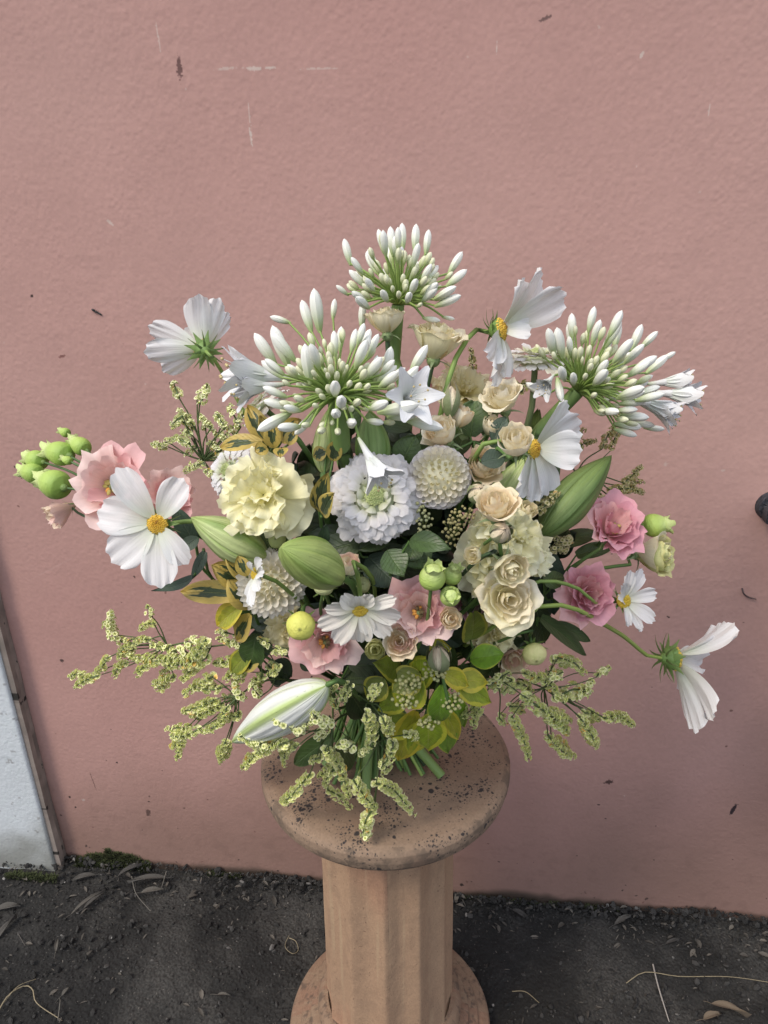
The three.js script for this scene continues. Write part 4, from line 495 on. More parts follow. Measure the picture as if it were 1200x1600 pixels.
// ---------- lisianthus ----------
{ // left spray with green buds
  const p = F(172, 760, .03), t = thing('lisianthus_spray', 'spray of pink lisianthus and green buds reaching out to the far left', 'flower', TIE.clone()), m = mpp(p), loc = (q) => q.clone().sub(t.position);
  const hub = F(300, 830, .0); mesh('stem', tube(stemPts(hub, cdir(.6, -.4, -.3), { lead: .05, low: false }).map(loc), .0024, .0026, 22, 6, DKGREEN), M.stem, t);
  const d1 = cdir(-.16, .16, .97), b1 = sub(t, 'bloom', basis(loc(p.clone().addScaledVector(d1, -58 * m * .1)), d1, 70 * m, .5), 'open pink bloom'); lisi(b1, [M.pinkC, M.pink, M.pinkC], { n: 11, open: 1.0, inner: .5, heart: heartGreen });
  mesh('branch', tube([hub, F(240, 800, -.01), p.clone().addScaledVector(d1, -40 * m)].map(loc), .0018, .0016, 10, 5, DKGREEN), M.stem, t);
  const p2 = F(262, 778, .0), d2 = cdir(.35, .3, .8), b2 = sub(t, 'bloom', basis(loc(p2), d2, 52 * m, 1.7), 'pink bloom half hidden behind white cosmos'); lisi(b2, [M.pink, M.pinkC], { n: 9, open: .8 });
  const p3 = F(94, 800, .02), d3 = cdir(-.70, -.45, .5), b3 = sub(t, 'bloom', basis(loc(p3), d3, 36 * m, .3), 'cream half open bloom with frilled edge'); lisi(b3, [M.peach, M.pinkC, M.peach], { n: 8, open: .35, tall: 1.3 });
  mesh('branch', tube([hub, F(200, 820, 0), F(130, 806, .01), p3.clone().addScaledVector(d3, -20 * m)].map(loc), .0016, .0014, 10, 5, DKGREEN), M.stem, t);
  [[108, 712, 62, 700, 60, .02, 46], [100, 762, 48, 742, 62, .05, 56], [68, 722, 28, 710, 46, .03, 38], [62, 742, 14, 730, 50, .045, 38], [136, 704, 106, 682, 40, .0, 34], [108, 678, 92, 672, 20, .0, 18], [112, 722, 98, 716, 20, .03, 16]].forEach(([bx, by, tx, ty, len, dz, w], k) => {
    const a = F(bx, by, dz), e = F(tx, ty, dz + .008), L_ = len * mpp(a); const c = { parent: t, M: along(loc(a), e.clone().sub(a), camT, w / len * 1.1 * L_, L_ * 1.12, w / len * 1.1 * L_) }; put(c, 'flower_bud', lisBud[k % 3], M.bud);
    mesh('branch', tube([F(190, 790, 0), F(lerp(190, bx, .6), lerp(782, by, .7), dz * .6), a].map(loc), .0015, .0013, 10, 5, [.08, .15, .05]), M.stem, t); });
}
lisiThing('pink lisianthus at the right edge of the bouquet, upper of two', 958, 825, .04, [.10, .42, .90], 58, [M.pinkB, M.pink, M.pinkB], { n: 13, open: .82, inner: .34, heart: heartGreen });
lisiThing('deeper pink lisianthus at the right edge, lower of two', 916, 930, .04, [.0, .05, 1], 56, [M.pinkB, M.pinkB, M.pink], { n: 15, open: .74, inner: .22 });
lisiThing('blush pink lisianthus with dark stamens right of the lower cosmos', 654, 958, .05, [-.06, .02, 1], 58, [M.pinkC, M.pinkC, M.pink], { n: 12, open: .98, inner: .50, heart: heartDark });
lisiThing('salmon pink lisianthus low in front with brown stamens under the cosmos', 508, 1004, .04, [.02, -.10, 1], 57, [M.pink, M.pinkC, M.pink], { n: 12, open: .98, inner: .5, heart: heartDark });
lisiThing('bright pink lisianthus glimpsed behind the left agapanthus', 655, 592, -.05, [.3, .5, .7], 26, [M.pinkB], { n: 9 });
lisiThing('pale dusty pink lisianthus deep behind the cream carnations', 745, 945, -.03, [.0, -.1, 1], 40, [M.pinkC, M.pinkB], { n: 10, open: .8 });
roseThing('lime green half open lisianthus at the far right below a bud', 1020, 866, .05, [.72, .04, .6], 36, [M.lime, M.lime, M.yellow], { name: 'lisianthus_flower', n: 16, open: .62, tall: 1.15, via: [[985, 882, .04], [930, 890, .02]], lead: .008 });
budThing('lisianthus_bud', 'green lisianthus bud at the far right above the lime bloom', lisBud[0], 1028, 820, .04, [.95, .10, .2], 44, M.bud, { fat: 1.1, via: [[985, 830, .04], [930, 862, .02]], lead: .008, sr: .0018 });
budThing('lisianthus_bud', 'largest of three green lisianthus buds above the blush lisianthus', lisBud[1], 676, 898, .06, [.05, .75, .65], 48, M.bud, { fat: 1.15 });
budThing('lisianthus_bud', 'small green lisianthus bud right of a larger one above blush lisianthus', lisBud[2], 708, 896, .05, [.25, .75, .6], 36, M.bud, { fat: 1.1 });
budThing('lisianthus_bud', 'small green lisianthus bud touching the right rim of blush lisianthus', lisBud[0], 704, 931, .07, [.0, .2, .98], 36, M.bud, { fat: 1.2 });
roseThing('tight pale green lisianthus bud below the lower cosmos', 586, 1014, .06, [.0, .05, 1], 22, [M.lime, M.lime], { name: 'lisianthus_bud', cat: 'flower bud', n: 12, open: .2, tall: 1.1 });
// ---------- spray roses ----------
const CR = [M.cream, M.creamB, M.cream], PE = [M.peach, M.creamB, M.peach];
roseThing('cream spray rose in side view under the top agapanthus', 604, 502, .03, [-.05, .95, .30], 33, [M.cream, M.beige, M.cream], { n: 14, open: .55, tall: .95, sc: DKGREEN, sr: .002, via: [[610, 600, -.01]] });
roseThing('pale yellow open spray rose right of the top cream one', 683, 536, .02, [.18, .88, .42], 41, [M.yellowB, M.cream, M.yellowB], { n: 15, open: .8, tall: 1.15, sc: DKGREEN, sr: .002, via: [[665, 620, -.01]] });
roseThing('cream spray rose under the sideways cosmos on the right', 786, 624, .02, [-.25, .75, .60], 33, CR, { open: .75, via: [[760, 690, 0]] });
roseThing('cream rosebud just above the ball dahlia, lower of two', 692, 678, .02, [-.45, .55, .7], 32, [M.creamB, M.peach, M.creamB], { open: .55, n: 13 });
roseThing('small cream rosebud above the ball dahlia, upper of two', 720, 653, .02, [.35, .85, .4], 22, [M.creamB, M.peach], { open: .15, n: 12, tall: 1.3 });
roseThing('plump cream rosebud left of the folded white cosmos', 806, 693, .10, [-.1, .55, .85], 32, [M.creamB, M.cream], { open: .45, n: 13, tall: 1.2, via: [[780, 700, .06], [752, 730, .03]], lead: .01 });
roseThing('peach spray rose tucked against the right side of the ball dahlia', 752, 731, .03, [.35, .4, .85], 32, [M.peach, M.cream, M.peach], { open: .6, n: 14, tall: 1.15 });
roseThing('peach yellow spray rose on top of the cream carnations', 774, 794, .085, [-.15, .70, .70], 37, [M.peach, M.cream], { open: .6, n: 14, tall: 1.05 });
roseThing('pale yellow spray rose nodding in the middle of the cream cluster', 795, 886, .085, [.25, -.35, .9], 32, [M.yellowB, M.cream], { open: .5, n: 13, tall: 1.1, via: [[770, 862, .09], [740, 880, .06]], lead: .01, sc: DKGREEN });
roseThing('open cream spray rose at the foot of the cream cluster', 794, 935, .08, [.0, -.02, 1], 43, [M.cream, M.creamB, M.yellowB], { open: .92, n: 15 });
roseThing('blush rosebud behind the arched stem of the lower cosmos', 546, 886, .04, [-.18, .65, .7], 25, [M.pinkC, M.creamB, M.creamB], { open: .35, n: 13 });
roseThing('cream and blush spray rose under the blush lisianthus', 624, 1002, .07, [-.05, .12, 1], 29, [M.creamB, M.peach, M.pinkC], { open: .62, n: 15, sc: BROWNST });
roseThing('peach rosebud touching the right side of the blush lisianthus', 703, 968, .07, [.1, .2, .95], 22, [M.peach, M.creamB], { open: .35, n: 13, clasp: true });
roseThing('faded beige rose in shade at the lower right', 800, 1028, .0, [.1, -.2, .9], 27, [M.beige, M.pinkC], { open: .6, n: 12 });
budThing('rosebud', 'closed brownish rosebud between the white star flower and cream buds', roseBud[1], 704, 626, .03, [.05, 1, .15], 46, M.bud, { fat: .85,  via: [[690, 660, .0]], lead: .01, sc: DKGREEN });
budThing('rosebud', 'closed green rosebud below the peach rose beside the ball dahlia', roseBud[0], 747, 771, .05, [.1, .35, .9], 40, M.bud, { fat: 1.1 });
budThing('rosebud', 'closed green rosebud sitting in front of the ivory carnation', roseBud[1], 783, 832, .095, [.15, .25, .95], 40, M.bud, { fat: 1.15 });
budThing('rosebud', 'closed silvery rosebud over the yellow leaves at lower right', roseBud[0], 686, 1028, .06, [-.15, .8, .55], 50, M.bud, {});
carnationThing('small ivory ruffled bloom at the right rim of the cream cluster', 838, 866, .03, [.6, .05, .8], 42, [M.ivory, M.yellowB], { spin: 2 });
roseThing('tiny cream rosebud at the left rim of the cream cluster', 742, 868, .07, [-.45, .1, .88], 19, [M.creamB, M.yellowB], { open: .3, n: 12, tall: 1.15 });
roseThing('small butter yellow rosebud at the upper right of the cream cluster', 822, 800, .05, [.4, .5, .75], 21, [M.yellowB, M.cream], { open: .35, n: 12, tall: 1.15 });
roseThing('small cream rosebud under the right agapanthus stem beside the round leaves', 768, 668, .015, [.2, .6, .75], 20, [M.creamB, M.cream], { open: .3, n: 12, tall: 1.2 });
// ---------- round buds ----------
budThing('cosmos_bud', 'shiny yellow round bud beside the lower left dahlia', roundBud([.52, .56, .10], [.72, .70, .16]), 470, 978, .09, [.02, -.15, .98], 48, M.bud, { fat: .95 });
budThing('cosmos_bud', 'dull green round bud below the yellow carnation', roundBud([.30, .36, .12], [.38, .42, .16]), 433, 843, .03, [-.1, .1, 1], 28);
budThing('cosmos_bud', 'pale yellow round bud with green sepals hanging at the lower right', roundBud([.42, .50, .14], [.76, .70, .34]), 835, 1022, .05, [.05, -.55, .8], 38, M.bud, { via: [[828, 985, .045]], lead: .01 });
budThing('cosmos_bud', 'green bud with thin sepals under the open cream rose', roundBud([.26, .38, .10], [.40, .48, .18]), 828, 942, .07, [.65, .1, .7], 34);
budThing('cosmos_bud', 'pale green bud peeping out right of the broad lily bud', roundBud([.40, .48, .20], [.64, .66, .36]), 506, 914, .045, [.1, .5, .8], 34);
budThing('cosmos_bud', 'small dull bud in the shade below the blush rosebud', roundBud([.30, .34, .14], [.4, .42, .2]), 566, 914, .03, [.1, .2, 1], 26);
// ---------- lily buds ----------
const LGr = { rib: [.26, .38, .10], side: [.46, .54, .24], tip: [.38, .48, .14], seam: [.30, .42, .12] };
lilyThing('long pale green lily bud under the yellow carnation', [418, 872], [298, 808], 66, .03, .075, LGr, { turn: .5 });
lilyThing('broad olive green lily bud in front of the lower left dahlia', [532, 902], [440, 856], 74, .06, .115, { rib: [.22, .32, .07], side: [.34, .42, .13], tip: [.34, .45, .12], seam: [.28, .37, .1] }, { turn: -.25, prof: (t) => Math.pow(Math.sin(Math.pow(Math.min(1, .004 + t * .996), .9) * PI), .62) + .001 });
lilyThing('large white and green lily bud pointing down to the left in front', [512, 1070], [362, 1160], 78, .09, .10, { rib: [.46, .58, .22], side: [.86, .88, .84], tip: [.42, .56, .16], seam: [.62, .68, .42] }, { turn: .35 });
lilyThing('long dark green lily bud sticking out on the right', [845, 838], [956, 711], 66, .0, .03, { rib: [.10, .17, .04], side: [.17, .25, .075], tip: [.12, .19, .05], seam: [.12, .18, .05] }, { turn: .25 });
lilyThing('pale green lily bud rising between cream roses and folded cosmos', [770, 800], [826, 712], 46, .0, .03, LGr, { turn: .6 });
lilyThing('pale green lily bud left of the thick agapanthus stem', [505, 740], [512, 640], 38, .015, .0, LGr, { turn: .5 });
lilyThing('dark green lily bud right of the thick agapanthus stem', [588, 745], [578, 640], 56, .0, .0, { rib: [.15, .26, .06], side: [.24, .36, .12], tip: [.2, .32, .1], seam: [.18, .28, .08] }, { turn: .7 });
// ---------- leaves ----------
leafSprig('yellow edged variegated sprig above the yellow carnation', [425, 700, -.01], [[418, 696, 386, 634, 34, .01, .02], [410, 690, 344, 700, 30, .02, .03], [428, 690, 405, 648, 26, .03, .05], [440, 690, 470, 654, 34, .02, .03], [428, 700, 424, 660, 28, .04, .05], [450, 695, 462, 672, 22, .05, .05], [418, 700, 398, 706, 24, .05, .06], [440, 700, 438, 716, 24, .06, .07]], L.variB, { curl: 40, wav: .25 });
leafSprig('yellow edged variegated sprig right of the yellow carnation', [500, 800, .02], [[500, 800, 512, 738, 30, .03, .06], [505, 805, 522, 770, 32, .04, .06], [498, 795, 490, 760, 22, .03, .05], [520, 720, 528, 686, 26, .02, .03], [510, 705, 490, 715, 26, .02, .02]], L.vari, { curl: 30 });
leafSprig('gold and green variegated sprig at the lower left under the cosmos', [396, 935, .0], [[390, 930, 282, 925, 40, .03, .04, { curl: 20 }], [388, 915, 330, 882, 44, .03, .06], [392, 905, 352, 872, 30, .04, .06], [380, 945, 340, 978, 40, .03, .04, { mat: L.gold }], [392, 950, 356, 905, 40, .05, .06], [392, 960, 372, 1000, 36, .03, .03], [386, 900, 372, 868, 24, .06, .06]], L.variB, { curl: 30, wav: .2 });
leafSprig('olive variegated leaves below the lower left dahlia', [400, 1010, .0], [[402, 990, 392, 1042, 44, .02, .03, { mat: L.dark }], [395, 1015, 362, 1050, 36, .02, .03, { mat: L.olive }], [410, 1020, 378, 1044, 34, .02, .03], [420, 1040, 455, 1058, 44, .0, .0, { mat: L.deep }], [440, 1040, 424, 1068, 36, .0, .0, { mat: L.deep }]], L.vari, { curl: 24 });
leafSprig('long narrow dark leaf curling below the big left cosmos', [318, 858, .02], [[320, 862, 300, 905, 22, .04, .07, { curl: -30, shape: 'blade' }], [303, 900, 234, 924, 18, .068, .075, { curl: -50, shape: 'point' }]], L.blue, {});
leafSprig('dark green spear leaf below the left lisianthus spray', [305, 845, .0], [[305, 850, 270, 790, 30, .0, .02], [310, 840, 284, 860, 24, .0, .02]], L.blue, {});
leafSprig('lime yellow leaves with cream berries at the lower right front', [668, 1100, .03], [
  [690, 1070, 684, 1130, 42, .075, .085, { mat: L.limeG, shape: 'oval' }], [660, 1060, 620, 1100, 64, .05, .06], [655, 1050, 612, 1082, 50, .04, .06, { mat: L.olive }], [670, 1115, 668, 1172, 58, .06, .085, { mat: L.lime }], [705, 1060, 768, 1098, 46, .05, .06, { mat: L.lime }], [690, 1050, 732, 1072, 34, .06, .065, { mat: L.gold }], [650, 1110, 622, 1188, 52, .04, .06, { mat: L.gold }], [640, 1080, 590, 1110, 44, .04, .05, { mat: L.lime }], [690, 1105, 716, 1155, 30, .04, .05, { mat: L.gold }], [700, 1085, 724, 1136, 36, .03, .03, { mat: L.limeG }], [645, 1060, 690, 1030, 50, .03, .05, { mat: L.lime }], [625, 1050, 582, 1035, 44, .03, .05, { mat: L.olive }], [672, 1020, 705, 1012, 44, .03, .04, { mat: L.gold }], [690, 1110, 700, 1176, 40, .035, .05, { mat: L.limeG }], [640, 1120, 600, 1150, 46, .03, .045], [660, 1125, 640, 1178, 40, .05, .07], [712, 1062, 762, 1066, 40, .05, .055, { mat: L.gold }], [600, 1060, 574, 1095, 44, .03, .05, { mat: L.olive }]], L.lime, { curl: 26, fold: .16, shape: 'point' });
{ const t = thing('berry_sprig', 'clusters of tiny cream berries over the lime yellow leaves', 'berries', TIE.clone()); addStem(t, F(655, 1085, .03), cdir(0, -.2, -1), .0012, [.25, .3, .1], { low: false }); [[634, 1092, .085, 40, 34, 20], [640, 1064, .07, 44, 26, 22], [680, 1046, .065, 42, 34, 24], [706, 1094, .085, 34, 34, 20], [668, 1128, .095, 34, 20, 14]].forEach(([x, y, dz, w, h, n]) => berries(t, x, y, dz, w, h, n, 3.1, [.42, .44, .20])); }
{ const t = thing('berry_sprig', 'tiny brownish berries in the dark gap below the ball dahlia', 'berries', TIE.clone()); addStem(t, F(712, 820, .0), cdir(0, -.2, -1), .0012, [.12, .15, .06], { low: false }); [[722, 806, .04, 44, 30, 26], [706, 830, .04, 30, 44, 24], [662, 815, .03, 26, 50, 22], [655, 790, .02, 26, 26, 12]].forEach(([x, y, dz, w, h, n], k) => berries(t, x, y, dz, w, h, n, 2.7, k < 2 ? [.36, .32, .15] : [.36, .40, .22])); }
leafSprig('glossy green leaf pair just below the centre zinnia', [610, 880, .02], [[640, 845, 706, 858, 36, .04, .07, { shape: 'point', curl: 40 }], [605, 860, 632, 900, 46, .03, .05, { curl: -30 }], [640, 850, 668, 890, 50, .02, .03], [650, 850, 636, 880, 34, .02, .03]], L.dark, { shape: 'point' });
leafSprig('dark broad leaves in the hollow between lily bud and zinnia', [560, 860, .0], [[570, 845, 490, 868, 46, .01, .02], [560, 835, 470, 848, 40, .0, .02], [575, 870, 620, 915, 60, .0, .02, { mat: L.blue }], [600, 850, 660, 930, 60, -.01, .0], [540, 820, 470, 830, 40, -.01, .01], [520, 800, 470, 800, 40, -.01, 0], [560, 810, 530, 770, 40, -.01, .0], [610, 830, 560, 860, 40, 0, .02]], L.deep, { shape: 'oval' });
leafSprig('small blue grey oval leaf standing above the broad lily bud', [500, 862, .05], [[500, 858, 510, 818, 20, .06, .075, {}]], L.blue, { roll: 30 });
leafSprig('round grey green leaves beside the cream rosebuds', [740, 690, .0], [[735, 682, 742, 626, 50, .0, .01, { shape: 'round' }], [760, 680, 758, 606, 40, -.03, -.02, { shape: 'round' }], [745, 720, 800, 700, 46, .0, .0], [770, 690, 790, 650, 28, .02, .03, { mat: L.blue }], [752, 722, 790, 715, 34, .05, .06, { mat: L.blue }], [625, 730, 650, 680, 46, -.0, .01, { mat: L.mid }], [640, 720, 680, 690, 34, -.02, -.01, { mat: L.dark }]], L.mid, {});
leafSprig('broad grey green leaves right of the cream carnations', [850, 930, -.01], [[850, 860, 862, 960, 60, -.02, -.01, { mat: L.blue, shape: 'blade' }], [850, 910, 884, 905, 36, .0, .0], [862, 935, 905, 915, 40, -.01, .0], [838, 950, 850, 1005, 44, -.01, .0, { mat: L.deep }], [870, 850, 935, 832, 34, -.02, -.01], [900, 868, 960, 852, 30, -.01, .0]], L.mid, { shape: 'blade' });
leafSprig('long dark green leaves pointing down at the lower right', [840, 965, .0], [[845, 965, 916, 1024, 32, .02, .04, { shape: 'blade' }], [868, 975, 922, 1002, 26, .0, .02, { shape: 'blade' }]], L.dark, { curl: 12 });
leafSprig('dark glossy leaves left of the open cream carnation low down', [740, 1010, .0], [[735, 1000, 740, 955, 44, .03, .06, { mat: L.olive, shape: 'round' }], [735, 1030, 788, 1022, 40, .03, .05, { mat: L.limeG }], [735, 1040, 760, 1066, 40, .0, .0], [720, 1040, 742, 1080, 44, .0, .0], [760, 1045, 800, 1050, 40, -.01, 0], [735, 1070, 752, 1100, 30, -.01, 0]], L.dark, {});
leafSprig('broad green strap leaves behind the folded white cosmos', [820, 760, -.03], [[800, 790, 842, 640, 48, -.03, -.05, { shape: 'blade', curl: 10 }], [790, 800, 830, 700, 56, -.03, -.02, { shape: 'blade', curl: 10 }], [830, 820, 872, 700, 46, -.04, -.04, { shape: 'blade', mat: L.dark }], [760, 740, 800, 660, 36, -.04, -.04, { mat: L.dark }], [700, 700, 745, 640, 40, -.04, -.04, { mat: L.dark }]], L.blade, {});
leafSprig('dark leaves low between the front lily bud and pink lisianthus', [520, 1075, .0], [[535, 1060, 590, 1060, 56, .0, .02], [520, 1150, 460, 1195, 42, .03, .05, { mat: L.dark, shape: 'blade' }], [560, 1110, 610, 1100, 50, .01, .02], [545, 1080, 570, 1120, 44, .02, .02], [545, 1150, 535, 1205, 36, .01, .02, { mat: L.dark }], [545, 1040, 620, 1040, 40, .0, .0]], L.deep, {});
// leafy stems packed inside the bouquet, seen only through its gaps
{
  const spots = [[470, 740], [540, 700], [610, 690], [680, 800], [520, 840], [600, 930], [660, 870], [730, 900], [480, 960], [560, 1000], [640, 1040], [700, 990], [760, 1000], [820, 900], [440, 850], [740, 760], [840, 850], [560, 780], [640, 770], [500, 1020], [690, 720], [420, 960], [590, 860], [700, 850], [560, 900], [630, 980], [680, 940], [610, 820], [660, 1010], [540, 960], [470, 900], [800, 980], [780, 760], [600, 750], [500, 790], [760, 940]];
  spots.forEach(([x, y], k) => { const l = []; for (let j = 0; j < 9; j++) { const a = rr(0, 6.28), r = rr(30, 62), ox = x + rr(-26, 26), oy = y + rr(-26, 26); l.push([ox, oy, ox + Math.cos(a) * r, oy - Math.sin(a) * r, rr(32, 50), rr(-.07, -.02), rr(-.06, -.005), { mat: [L.deep, L.dark, L.deep, L.blue][(j + k) % 4], roll: rr(-40, 40), curl: rr(-20, 40) }]); } leafSprig('dark green leafy stem packed inside the bouquet behind the blooms', [x, y, -.05], l, L.deep, { group: 'leafy stems packed inside the bouquet', low: k % 2 === 0 }); });
}
// ---------- statice ----------
const BROWNISH = [.78, .70, .62], FRESH = [1.02, 1.02, .88];
statice('spreading pale yellow statice spray at the upper left', [[335, 760, -.02], [318, 720, -.01]], [[280, 622, 270, 596, 15, .02], [312, 632, 324, 600, 15, .02], [262, 690, 236, 694, 13, .02], [296, 694, 262, 688, 13, .02], [285, 650, 268, 664, 16, .02], [300, 662, 278, 640, 16, .01], [320, 725, 288, 738, 14, .0], [330, 668, 312, 648, 14, .0], [352, 668, 338, 645, 14, .0], [376, 668, 358, 632, 16, -.01], [360, 695, 330, 672, 15, -.01], [350, 715, 325, 690, 14, -.01], [300, 680, 285, 672, 12, .01], [385, 640, 372, 655, 13, -.02], [340, 740, 318, 735, 13, 0], [306, 700, 290, 712, 11, 0], [372, 690, 350, 662, 14, -.01]], { chain: true });
statice('airy pale yellow statice spray reaching far out at the lower left', [[420, 1015, .0], [330, 1010, .01], [262, 1010, .01]], [[152, 1056, 118, 1073, 15, .02, .03], [168, 1028, 150, 1052, 14, .02], [192, 1004, 162, 972, 15, .02, .03], [214, 1008, 194, 1000, 12, .02], [206, 1006, 184, 1030, 13, .02], [238, 964, 230, 946, 14, .01], [241, 974, 218, 984, 13, .01], [196, 1036, 178, 1058, 13, .02], [232, 1000, 210, 1006, 12, .02], [276, 1020, 236, 1008, 15, .02], [262, 1030, 214, 1054, 17, .03], [272, 1058, 238, 1070, 15, .03], [322, 1000, 264, 1040, 22, .03], [312, 1042, 280, 1010, 19, .03], [322, 1028, 284, 1062, 19, .03], [354, 988, 338, 986, 13, .03], [325, 1012, 300, 996, 18, .02], [300, 1030, 255, 1036, 15, .03]], { chain: true, tint: FRESH });
statice('drooping pale yellow statice spray left of the big lily bud', [[430, 1060, .02], [370, 1090, .04]], [[332, 1058, 286, 1086, 18, .04], [334, 1094, 286, 1112, 17, .05], [348, 1098, 298, 1118, 17, .05], [345, 1075, 310, 1074, 15, .04], [312, 1138, 266, 1150, 16, .07], [286, 1154, 277, 1186, 15, .07], [342, 1132, 314, 1142, 14, .07], [354, 1106, 338, 1132, 15, .06], [352, 1160, 347, 1192, 15, .08], [382, 1092, 364, 1066, 14, .04], [408, 1088, 392, 1064, 15, .04], [388, 1050, 370, 1044, 14, .02], [372, 1120, 352, 1126, 13, .06]], { chain: true, tint: FRESH });
statice('lime statice spray hanging over the front left of the pedestal top', [[545, 1090, .06], [520, 1130, .09]], [[478, 1142, 428, 1128, 20, .12, .13], [420, 1168, 374, 1150, 18, .13, .12], [446, 1160, 380, 1200, 20, .13, .12], [462, 1168, 444, 1196, 17, .13, .12], [514, 1130, 488, 1114, 18, .11, .12], [484, 1210, 440, 1253, 18, .13, .135], [508, 1172, 546, 1246, 19, .13, .14], [512, 1234, 548, 1262, 16, .13, .14], [550, 1170, 528, 1164, 19, .11, .12], [500, 1184, 484, 1192, 14, .12, .12], [520, 1205, 500, 1215, 16, .12, .12], [496, 1150, 512, 1140, 15, .11, .11], [470, 1125, 488, 1130, 16, .11, .12]], { tint: FRESH, more: .2 });
statice('lime statice spray hanging over the front of the pedestal below the stems', [[580, 1100, .07], [590, 1160, .09]], [[518, 1068, 526, 1106, 19, .08, .09], [546, 1070, 534, 1098, 17, .08, .09], [572, 1118, 578, 1168, 22, .10, .11], [592, 1068, 578, 1092, 17, .08, .09], [598, 1122, 610, 1150, 18, .10, .11], [552, 1218, 586, 1262, 20, .15, .165], [586, 1260, 566, 1306, 19, .165, .18], [588, 1224, 646, 1272, 19, .15, .16], [614, 1160, 600, 1210, 18, .11, .13], [634, 1148, 652, 1154, 16, .1, .1], [574, 1172, 562, 1180, 13, .11, .12], [606, 1188, 594, 1200, 16, .12, .13]], { tint: FRESH, more: .2 });
statice('pale yellow statice spray spreading out at the lower right', [[775, 1060, .02], [850, 1075, .03]], [[872, 1028, 912, 1052, 17, .04], [932, 1058, 948, 1044, 13, .05], [820, 1052, 872, 1082, 19, .04], [866, 1092, 924, 1082, 22, .05], [818, 1088, 888, 1144, 22, .05], [856, 1148, 896, 1182, 18, .06], [914, 1114, 936, 1126, 14, .06], [944, 1122, 990, 1134, 17, .07], [908, 1124, 930, 1166, 17, .07], [800, 1120, 826, 1186, 17, .06], [752, 1104, 740, 1136, 16, .05], [762, 1072, 796, 1050, 16, .03], [796, 1104, 820, 1104, 14, .04], [810, 1072, 796, 1078, 13, .03], [780, 1122, 790, 1130, 12, .05], [850, 1108, 892, 1128, 19, .05], [880, 1050, 856, 1062, 16, .04], [800, 1062, 784, 1084, 14, .03]], { chain: true, tint: FRESH, more: .8 });
statice('dull brownish statice sprays behind the dark lily bud on the right', [[870, 800, -.04], [900, 740, -.04]], [[892, 716, 930, 688, 13, -.02], [940, 702, 966, 664, 13, -.02], [975, 755, 1002, 728, 14, -.01], [955, 766, 1006, 770, 14, -.01], [960, 790, 935, 778, 13, -.01], [840, 802, 872, 768, 17, .01], [836, 790, 820, 800, 14, .0], [850, 830, 878, 850, 16, .0], [890, 842, 868, 846, 16, .0], [990, 812, 1006, 816, 12, .0], [880, 855, 860, 862, 15, 0], [895, 800, 912, 790, 13, -.02]], { chain: true, tint: BROWNISH, via: [[800, 900, -.04]] });
statice('thin brownish statice sprig between the cream roses at the top', [[738, 610, -.04]], [[741, 592, 735, 544, 12, -.04], [815, 612, 822, 596, 16, .0], [800, 600, 812, 604, 14, 0]], { tint: BROWNISH });
statice('thin dark stemmed statice tips between the left sprays and the pink lisianthus', [[470, 1020, .02], [400, 1020, .02]], [[376, 1012, 352, 1000, 14, .02], [402, 1038, 378, 1030, 14, .02], [420, 1010, 404, 996, 13, .03], [436, 1040, 420, 1054, 14, .03], [384, 1000, 366, 990, 12, .01], [446, 1022, 430, 1012, 12, .04], [410, 1056, 396, 1070, 14, .03], [362, 1030, 334, 1036, 16, .02], [380, 1052, 352, 1062, 16, .03]], { chain: true, tint: FRESH });
// ---------- moss, litter, wall fitting ----------
{
  const g = [], rnd = rng(77), tuft = (p, h) => { for (let k = 0; k < 5; k++) { const a = rnd() * 6.28, b = petal({ L: h * (.6 + .6 * rnd()), W: h * .16, nu: 1, nv: 3, a0: 80 - 30 * rnd(), a1: 30, r0: 0, tip: 0, base: [.02, .025, .01], mid: [.04, .052, .016], end: [.07, .085, .026], prof: (t) => 1 - .9 * t }); b.applyMatrix4(rotY(a)); b.translate(p.x, p.y, p.z); g.push(b); } };
  const foot = (px) => { const t = (px - 250) / 945; const q = GW1.clone().lerp(GW2, t); return q; };
  for (let k = 0; k < 620; k++) { const px = 112 + 125 * Math.pow(rnd(), 1.1), top = .030 * (1 - Math.abs((px - 170) / 90) * .7) * (.6 + .8 * noise(px * .09, 3, 5)), y = rnd() * Math.max(.004, top), p = foot(px).addScaledVector(WN, .003 + .012 * (1 - y / .03) * rnd()); p.y = y; tuft(p, .006 + .004 * rnd()); }
  for (let k = 0; k < 220; k++) { const px = 10 + 85 * rnd(), y = rnd() * .012, p = foot(px).addScaledVector(WN, .043 + .01 * rnd()); p.y = y; tuft(p, .007); }
  for (let k = 0; k < 260; k++) { const px = rnd() < .5 ? 330 + 60 * rnd() : 740 + 240 * rnd(), p = foot(px).addScaledVector(WN, .002 + .008 * rnd()); p.y = rnd() * .008 * (.3 + noise(px * .06, 9, 7)); tuft(p, .005); }
  const m = mesh('moss', merge(g), plantM(0xffffff, .95)); m.userData = { kind: 'stuff', label: 'dark green moss growing along the foot of the wall', category: 'moss' };
}
const gAt = (px, py, lift = .004) => { let p = onY(px, py, 0); p.y = groundH(p.x, p.z) + lift; return p; };
